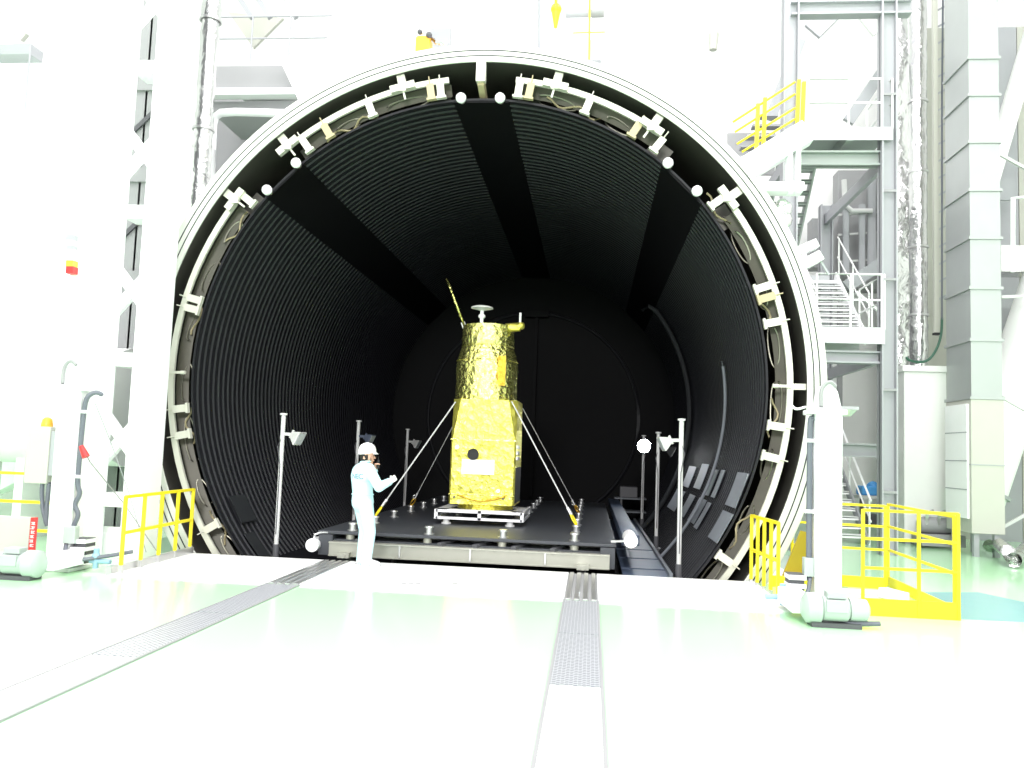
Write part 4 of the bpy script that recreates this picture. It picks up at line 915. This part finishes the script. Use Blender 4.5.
flight(6.72, 7.74, 5.9, 4.42, 8.2, 6.3, 11, 'louvre'); flight(5.88, 6.66, 8.2, 6.3, 5.9, 8.45, 11, 'greygreen', 'greygreen'); flight(6.95, 7.95, 6.4, 0.0, 9.4, 2.35, 13)
for x in (7.80, 6.70):
    m = MB(); m.tube([(x, 5.9, 5.45), (x, 8.2, 7.3)], .02, 6); m.tube([(x, 5.9, 4.95), (x, 8.2, 6.8)], .018, 6); m.build('handrail', 'white', tw, True)
for k in range(3): MB().cyl((7.80, 5.9+k*1.1, 4.42+k*.9), (7.80, 5.9+k*1.1, 5.45+k*.9), .02, 8).build('baluster', 'white', tw, True)
for x in (7.98, 6.9):
    m = MB(); m.tube([(x, 6.3, .95), (x, 9.4, 3.35)], .025, 6); m.tube([(x, 6.3, .5), (x, 9.4, 2.85)], .02, 6); m.build('handrail', 'louvre', tw, True)
    for k in range(3): MB().cyl((x, 6.4+k*1.4, k*1.1), (x, 6.4+k*1.4, 1.0+k*1.09), .022, 8).build('baluster', 'louvre', tw, True)
seg((848, 122), (889, 62), 7.6, .26, .12, 'diagonal_brace', 'grey', tw); seg((770, 120), (800, 40), 7.6, .26, .12, 'diagonal_brace', 'grey', tw)
seg((846, 287), (890, 258), 8.0, .3, .12, 'diagonal_brace', 'grey', tw); seg((856, 292), (880, 312), 7.2, .07, .07, 'diagonal_brace', 'white', tw)
seg((832, 12), (812, 32), 6.5, .45, .1, 'knee_brace', 'grey', tw); seg((862, 5), (882, 30), 6.5, .5, .1, 'knee_brace', 'wall', tw)
# machinery behind the tower
mc = thing('pipe_bundle', 'dark grey pipes and fittings in the shade behind the stair tower', 'pipework', (7.0, 10.2, 5.5))
for k, (px, y0, y1) in enumerate(((846, 195, 275), (862, 205, 285), (872, 170, 265))):
    m = MB(); m.tube([aY(px, y0, 9.8), aY(px, y1, 9.8)], .09+.03*(k == 2), 10); m.build('pipe', 'grey', mc, True)
m = MB(); m.tube([aY(844, 180, 9.7), aY(845, 205, 9.7), aY(852, 211, 9.7), aY(872, 211, 9.7)], .07, 10); m.build('elbow_pipe', 'polegrey', mc, True)
a, b = aY(838, 170, 10.4), aY(884, 290, 10.4); MB().bx((a.x, 10.4, b.z), (b.x, 10.9, a.z)).build('casing', 'midgrey', mc, bevel=.02)
for px in (840, 882): q_ = aY(px, 288, 10.35); MB().bar((q_.x, 10.35, 0), q_, .12).build('support_leg', 'midgrey', mc)
for py in (215, 235, 262): MB().bar(aY(838, py, 9.9), aY(880, py-3, 9.9), .05).build('clamp_bar', 'polegrey', mc)
a, b = aY(812, 218, 10.1), aY(834, 268, 10.1); MB().bx((a.x, 10.1, b.z), (b.x, 10.6, a.z)).build('casing', 'midgrey', mc, bevel=.02)
bb = thing('blue_bundle', 'bright blue wrapped bundle on a low shelf under the stair, right background', 'bundle', aY(870, 500, 9.0))
a, b = aY(862, 484, 9.0), aY(881, 496, 9.0)
m = MB(); m.bx((a.x, 9.0, b.z), (b.x, 9.5, a.z-.05)); m.ball(((a.x+b.x)/2+.1, 9.2, a.z-.08), .16, 12); m.build('bundle', 'blue', bb, bevel=.04)
MB().bx((a.x-.1, 8.9, b.z-.08), (b.x+.1, 9.6, b.z)).build('shelf', 'polegrey', bb)
for xx in (a.x, b.x): MB().bx((xx-.03, 9.0, 0), (xx+.03, 9.1, b.z-.08)).build('leg', 'darkgrey', bb)
MB().bx((a.x, 9.0, .25), (b.x, 9.5, .5)).build('lower_box', 'darkgrey', bb)

# ================================================================== right-hand services
wc = thing('service_cabinet', 'tall plain white cabinet standing on the floor under the silver pipe', 'cabinet', (9.4, 7.3, 0))
MB().bx((8.93, 7.0, 0.05), (9.85, 7.8, 3.88)).build('body', 'wall', wc, bevel=.015); MB().bx((8.88, 6.95, 3.88), (9.90, 7.85, 4.02)).build('top_cap', 'wall', wc, bevel=.01); MB().bx((8.96, 7.03, 0), (9.82, 7.77, .05)).build('plinth', 'grey', wc)
sp = thing('insulated_pipe', 'upright silver foil insulated pipe rising above the white cabinet', 'pipe', (9.37, 7.35, 4.02))
m = MB(); pr = [(0.0, 4.02)]; z = 4.02
while z < 14: pr += [(.20+random.uniform(-.012, .012), z)]; z += .16
m.lathe(pr, (9.36, 7.3, 0), 'Z', 28); m.build('foil_jacket', 'foil', sp, True)
for z in (5.2, 6.8, 8.6, 10.3): MB().lathe([(.205, z), (.225, z), (.225, z+.05), (.205, z+.05)], (9.36, 7.3, 0), 'Z', 28).build('band', 'steel', sp, True)
fd = thing('foil_duct', 'wrinkled silver foil-wrapped duct between the stair tower and the upright silver pipe', 'duct', (9.35, 8.5, 0))
m = MB(); vs = []; NZ = 30; pts = []
for i in range(NZ+1):
    z = 3.2+10.5*i/NZ
    for x, y in ((9.06, 8.3), (9.2, 8.2), (9.36, 8.22), (9.5, 8.2), (9.64, 8.3), (9.64, 8.8), (9.06, 8.8)): pts.append(Vector((x+random.uniform(-.03, .03), y+random.uniform(-.05, .05), z)))
m.add(pts, [(i*7+k, i*7+(k+1) % 7, (i+1)*7+(k+1) % 7, (i+1)*7+k) for i in range(NZ) for k in range(7)]); m.build('foil_jacket', 'foil', fd, True)
MB().bx((9.05, 8.18, 0), (9.65, 8.82, 3.2)).build('lower_casing', 'polegrey', fd, bevel=.01)
lt = thing('cable_ladder', 'narrow beige vertical cable ladder beside the silver pipe', 'cable ladder', (9.65, 6.8, 4.7))
MB().bx((9.50, 6.75, 4.75), (9.60, 6.85, 14)).build('side_rail', 'panelgrey', lt); MB().bx((9.80, 6.78, 5.4), (9.83, 6.88, 14)).build('side_rail', 'panelgrey', lt)
for k in range(22): MB().bar((9.58, 6.8, 5.5+k*.4), (9.82, 6.83, 5.64+k*.4), .03, .04).build('rung', 'grey', lt)
MB().bx((9.49, 6.74, 4.70), (9.61, 6.86, 4.75)).build('end_cap', 'black', lt)
hc = thing('hanging_cable', 'dark cable dropping beside the cable ladder and looping left over the white cabinet', 'cable', (9.75, 6.7, 4.6))
m = MB(); m.tube([aY(943, -10, 6.7), aY(942, 100, 6.7), aY(942, 250, 6.7), aY(942, 320, 6.7)], .022, 8); m.build('upper_run', 'cable', hc, True)
m = MB(); m.tube(sm([aY(942, 318, 6.7), aY(941, 335, 6.7), aY(936, 350, 6.7), aY(928, 360, 6.7), aY(918, 362, 6.7), aY(909, 360, 6.7), aY(906, 357, 6.7)]), .028, 8); m.build('lower_loop', 'greencable', hc, True)
# big rectangular duct
du = thing('air_duct', 'tall square galvanised air duct with flanged joints at the right', 'duct', (9.75, 5.5, 0.4))
DX0, DX1, DY0, DY1 = 9.46, 10.05, 4.9, 6.05
zd = [aY(986, y, DY0).z for y in (398, 340, 288, 238, 190, 142, 95, 58)] + [12.6, 14]
MB().bx((DX0, DY0, zd[0]), (DX1, DY1, 14)).build('duct_body', 'duct', du)
for z in zd[:-1]: MB().bx((DX0-.035, DY0-.035, z-.03), (DX1+.035, DY1+.035, z+.03)).build('joint_flange', 'duct', du)
zb0, zb1 = aY(986, 592-45, DY0).z, zd[0]
zb0 = aY(986, 534, DY0).z
MB().bx((DX0-.02, DY0-.02, zb0), (DX1+.02, DY1, zd[0]-.03)).build('intake_box', 'panelgrey', du, bevel=.01)
lv = MB(); lv.bx((DX0-.06, DY0+.08, zb0+.28), (DX0-.02, DY1-.06, zd[0]-.12)); lvo = lv.build('intake_filter', 'louvre', du)
m = MB()
for k in range(1, 4): zz = zb0+.28+(zd[0]-.12-zb0-.28)*k/4; MB().bx((DX0-.065, DY0+.08, zz-.01), (DX0-.06, DY1-.06, zz+.01)).build('filter_divider', 'grey', lvo)
m = MB(); m.bx((DX0-.03, DY0-.03, zb0+1.35), (DX1+.03, DY1, zb0+1.37)); m.build('seam', 'grey', du)
for x, y in ((DX0+.1, DY0+.1), (DX1-.1, DY0+.1), (DX0+.1, DY1-.1), (DX1-.1, DY1-.1)): MB().bx((x-.05, y-.05, 0), (x+.05, y+.05, zb0)).build('leg', 'grey', du)
pu = thing('pump_set', 'dark machine with silver pipes on the floor beneath the air duct', 'pump', (9.6, 7.0, 0))
m = MB(); m.bx((9.0, 6.2, .05), (9.9, 6.8, .3)); m.build('skid', 'midgrey', pu, bevel=.01)
m = MB(); m.v = []; m.lathe([(0, -.4), (.16, -.4), (.18, -.3), (.18, .3), (.14, .4), (0, .4)], (0, 0, 0), 'Y', 20); m.v = [Vector((9.45+v.y, 6.5+v.x, .48+v.z)) for v in m.v]; m.build('motor', 'midgrey', pu, True)
for k in range(3): MB().tube([(9.15+.25*k, 6.35, .5), (9.15+.25*k, 6.3, .75), (9.3+.25*k, 6.4, .8)], .035, 8).build('fitting', 'steel', pu, True)
fp2 = thing('floor_pipe', 'silver insulated pipe elbow on the floor right of the air duct', 'pipe', aZ(1000, 552, .2))
m = MB(); m.tube([aZ(990, 546, .22), aZ(1000, 545, .3), aZ(1008, 552, .25), aZ(1014, 560, .15), aZ(1030, 545, .25)], .13, 12); m.build('jacket', 'foil', fp2, True)
def wp(name, label, p, q, Y, r, m_, cat='pipe'):
    t = thing(name, label, cat, aY(*p, Y)); m = MB(); a, b = aY(*p, Y), aY(*q, Y); m.cyl(a, b, r, 24); m.build('pipe_run', m_, t, True)
    d = (b-a).normalized(); m = MB(); m.cyl(b-d*.25, b-d*.18, r*1.12, 24); m.build('pipe_collar', 'grey', t, True); return t
wp('slanting_pipe', 'thick pale pipe slanting down at the top right corner of the view', (1040, 10), (984, 200), 6.4, .20, 'wall')
wp('slanting_pipe', 'thick pale pipe slanting down at the right edge, level with the white intake filter', (1056, 262), (976, 500), 6.6, .55, 'wall')
gp = thing('handrail_bracket', 'white handrail and grey ledge against the right wall at the right edge', 'handrail', aY(1012, 270, 6.0))
m = MB(); m.tube([aY(1013, 272, 6.0), aY(1013, 198, 6.0), aY(1030, 197, 6.0)], .05, 8); m.build('handrail', 'white_bright', gp, True)
a, b = aY(1001, 245, 6.6), aY(1040, 272, 6.6); MB().bx((a.x, 6.6, b.z), (b.x, 7.2, a.z)).build('ledge_box', 'foil', gp)
for p, q in (((1001, 155), (1030, 171)), ((1001, 297), (1030, 296)), ((1002, 397), (1030, 413)), ((1003, 527), (1030, 512))): MB().bar(aY(*p, 5.6), aY(*q, 5.6), .06).build('strut', 'polegrey', gp)
for p, q in (((1000, 178), (1013, 200)), ((1000, 308), (1016, 331))):
    a, b = aY(*p, 8.0), aY(*q, 8.0); m = MB(); m.bx((a.x, 8.0, b.z), (b.x, 8.06, a.z)); m.build('wall_vent', 'grey', gp)
pw = thing('partition_panel', 'tall light grey partition panels behind the air duct on the right', 'partition', (11.4, 9.0, 0))
for k in range(3): MB().bx((10.0+k*1.2, 8.9, 0), (11.18+k*1.2, 9.0, 13)).build('panel', 'grey' if k == 1 else 'panelgrey', pw)

# ================================================================== above and left of the rim
gl = thing('gallery', 'grey steel gallery with thin railing high on the left behind the rim', 'gallery', (-6.5, 6, 10))
MB().bx((-7.55, 6.0, 10.16), (-5.1, 6.12, 10.75)).build('fascia', 'midgrey', gl); MB().bx((-7.55, 6.0, 10.75), (-5.3, 8.0, 10.85)).build('walk_deck', 'polegrey', gl)
MB().bx((-7.7, 5.9, 10.0), (-5.0, 6.2, 10.16)).build('edge_beam', 'louvre', gl); MB().bx((-7.55, 6.2, 9.7), (-5.2, 8.0, 9.95)).build('underframe', 'midgrey', gl)
for x in (-7.5, -6.55, -5.6): MB().cyl((x, 6.03, 10.85), (x, 6.03, 12.0), .022, 8).build('baluster', 'grey', gl, True)
for z in (12.0, 11.45): MB().cyl((-7.52, 6.03, z), (-4.6, 6.03, z), .022, 8).build('handrail', 'grey', gl, True)
for p, q in (((238, -4), (252, 18)), ((256, -4), (270, 18)), ((284, -4), (296, 18))): MB().bar(aY(*p, 7.5), aY(*q, 7.5), .12, .12).build('roof_brace', 'grey', gl)
m = MB(); m.prism([aY(228, 12, 8.5), aY(283, 18, 8.5), aY(253, 48, 8.5)], (0, .1, 0)); m.build('gusset_plate', 'panelgrey', gl)
m = MB(); m.prism([aY(280, 60, 5.6), aY(345, 30, 5.6), aY(345, 100, 5.6), aY(302, 108, 5.6)], (0, .1, 0)); m.build('screen_panel', 'white_bright', gl)
m = MB(); m.prism([aY(212, 92, 8.2), aY(300, 92, 8.2), aY(270, 160, 8.2), aY(212, 180, 8.2)], (0, .1, 0)); m.build('back_panel', 'midgrey', gl)
p1 = thing('silver_riser', 'thick upright silver foil pipe left of the gallery', 'pipe', aY(205, 150, 3.5))
a = aY(206, 90, 3.5); m = MB(); pr = []; z = 3
while z < 13.5: pr.append((.19+random.uniform(-.02, .02), z)); z += .2
m.lathe(pr, (a.x, 3.5, 0), 'Z', 24); m.build('foil_jacket', 'foil', p1, True)
for py in (22, 131): z = aY(206, py, 3.5).z; MB().lathe([(.2, z), (.225, z), (.225, z+.05), (.2, z+.05)], (a.x, 3.5, 0), 'Z', 24).build('band', 'steel', p1, True)
p2 = thing('elbow_pipe', 'white pipe turning from upright to level below the grey gallery', 'pipe', aY(212, 170, 4.2))
m = MB(); m.tube([aY(210, 260, 4.2), aY(212, 150, 4.2), aY(213, 125, 4.2), aY(215, 117, 4.2), aY(221, 113, 4.2), aY(235, 112, 4.2), aY(305, 114, 4.2)], .085, 14); m.build('pipe_run', 'white_bright', p2, True)
def simple(name, label, cat, px0, px1, Y, dp_, m_, part='body'):
    a, b = aY(*px0, Y), aY(*px1, Y); t = thing(name, label, cat, ((a.x+b.x)/2, Y, b.z)); MB().bx((a.x, Y, b.z), (b.x, Y+dp_, a.z)).build(part, m_, t, bevel=.01); return t
def pipe_v(label, px, w_, Y, y1, m_='white', extra=None):
    a, b = aY(px, y1, Y), aY(px, -20, Y); r = w_/2*(Y-CPOS.y)/CAMP['f']
    t = thing('upright_pipe', label, 'pipe', a, 'upright pipes above the rim'); MB().cyl(a, b, r, 20).build('pipe_run', m_, t, True)
    MB().cyl(a+Vector((0, 0, .2)), a+Vector((0, 0, .35)), r*1.15, 20).build('collar', m_, t, True); return t
pipe_v('slim grey upright pipe above the top of the rim', 508, 4, 2.5, 62, 'grey'); pipe_v('thick white upright pipe above the top of the rim', 525, 19, 2.6, 62, 'white_bright'); pipe_v('blue-grey upright pipe right of the thick white pipe above the rim', 541, 6, 2.8, 62, 'grey')
vt = MB().bx((-0.2, 1.6, 7.99), (1.6, 4.0, 8.05))
sa = thing('service_platform', 'white service platform on top of the chamber behind the rim', 'platform', (0.5, 3, 8.0))
MB().bx((-2.6, 1.8, 7.97), (2.6, 5.5, 8.1)).build('deck', 'white_bright', sa); MB().bx((-2.6, 5.5, 7.97), (2.6, 5.6, 9.0)).build('back_screen', 'white_bright', sa)
hk = thing('chain_hoist', 'orange chain hoist with dark fittings just above the rim', 'hoist', aY(424, 50, 2.2))
a, b = aY(415.5, 35, 2.2), aY(429, 60, 2.2); MB().bx((a.x, 2.2, b.z), (b.x, 2.5, a.z)).build('hoist_body', 'orange', hk, bevel=.04)
m = MB(); m.ball(aY(420, 32, 2.2), .05, 10); m.ball(aY(429, 35, 2.2), .06, 10); m.build('chain_wheel', 'darkgrey', hk, True)
m = MB(); m.tube([aY(429, 36, 2.3), aY(436, 42, 2.3), aY(447, 44, 2.3)], .05, 8); m.build('fitting', 'foil', hk, True)
MB().bar(aY(422, 34, 2.3), aY(420, -20, 2.3), .05).build('hanger', 'white_bright', hk)
hp = thing('level_pipe', 'short level grey pipe right of the orange hoist above the rim', 'pipe', aY(437, 24, 3.2))
MB().cyl(aY(424, 24, 3.2), aY(451, 22, 3.2), .10, 14).build('pipe_run', 'louvre', hp, True)
a, b = aY(431, 28, 3.6), aY(450, 46, 3.6); MB().bx((a.x, 3.6, 8.102), (b.x, 3.7, a.z)).build('backing_plate', 'grey', hp)
hp2 = thing('level_pipe', 'level blue-grey pipe right of the yellow crane hook above the rim', 'pipe', aY(585, 14, 4.0))
MB().cyl(aY(566, 14, 4.0), aY(604, 13, 4.0), .075, 14).build('pipe_run', 'grey', hp2, True); MB().cyl(aY(592, 13, 3.99), aY(604, 12.5, 3.99), .095, 14).build('end_flange', 'midgrey', hp2, True)
a, b = aY(590, 40, 4.0), aY(601, 60, 4.0); MB().bx((a.x, 4, b.z), (b.x, 4.3, a.z)).build('motor_box', 'grey', hp2)
ck = thing('crane_hook', 'yellow hanging crane hook block above the rim', 'crane hook', aY(556, 20, 3.0))
m = MB(); a = aY(556, 14, 3.0); m.cone(a+Vector((0, 0, .12)), a-Vector((0, 0, .28)), .10, .03, 12); m.ball(a+Vector((0, 0, .1)), .11, 12); m.build('hook_block', 'yellow', ck, True); MB().cyl(a, aY(556, -30, 3.0), .03, 8).build('chain', 'yellow', ck, True)
yp = thing('hand_post', 'thin yellow post beside the blue-grey level pipe above the rim', 'post', aY(589, 50, 3.9))
MB().cyl(aY(589, 62, 3.9), aY(590, -20, 3.9), .018, 8).build('post', 'yellow', yp, True); MB().cyl(aY(573, 33, 3.9), aY(605, 32, 3.9), .012, 8).build('rail', 'yellow', yp, True)
cf = thing('ceiling_fixture', 'small brown cylindrical fitting against the white wall at upper right', 'fitting', aY(712, 40, 7))
MB().cone(aY(714, 34, 7), aY(713, 50, 7), .12, .09, 14).build('body', 'panelgrey', cf, True); MB().cyl(aY(714, 34, 7), aY(716, -20, 7), .015, 6).build('rod', 'white', cf, True)
st2 = thing('stair_railing', 'yellow sloping stair railing between the bracket frame and the stair tower', 'railing', aY(765, 150, 3.8), 'yellow guard railings')
for (x0, y0), (x1, y1) in (((733, 122), (795, 82)), ((735, 132), (795, 94)), ((737, 144), (795, 108)), ((742, 152), (795, 119))): MB().cyl(aY(x0, y0, 3.8), aY(x1, y1, 3.8), .022, 8).build('sloping_rail', 'yellow', st2, True)
for px, y0 in ((758, 104), (765, 98), (799, 80), (804, 82)): MB().bar(aY(px, y0, 3.75), aY(px-2, 158 if px < 790 else 128, 3.75), .07).build('post', 'yellow', st2)
a, b = aY(736, 96, 5.5), aY(786, 158, 5.5); gr = thing('step_bank', 'grey open steps seen behind the yellow sloping railing', 'steps', (a.x, 5.5, b.z))
for k in range(5): MB().bx((a.x+.0+.16*k, 5.5+.2*k, b.z+.32*k), (b.x, 5.75+.2*k, b.z+.05+.32*k)).build('step', 'midgrey' if k % 2 else 'grey', gr)
MB().bx((a.x, 6.6, b.z), (b.x, 6.65, b.z+1.0)).build('riser_screen', 'midgrey', gr)
sh2 = simple('gallery_beam', 'blue-grey steel beam end at the upper left edge of the view', 'beam', (-12, 44), (30, 54), 3.0, .4, 'grey', 'beam')
MB().bar(aY(-6, 12, 3.2), aY(25, 38, 3.2), .18, .1, (0, 1, 0)).build('strut', 'panelgrey', sh2); MB().cyl(aY(30, 54, 3.0), aY(25, 111, 3.0), .02, 6).build('hanger_rod', 'grey', sh2, True)
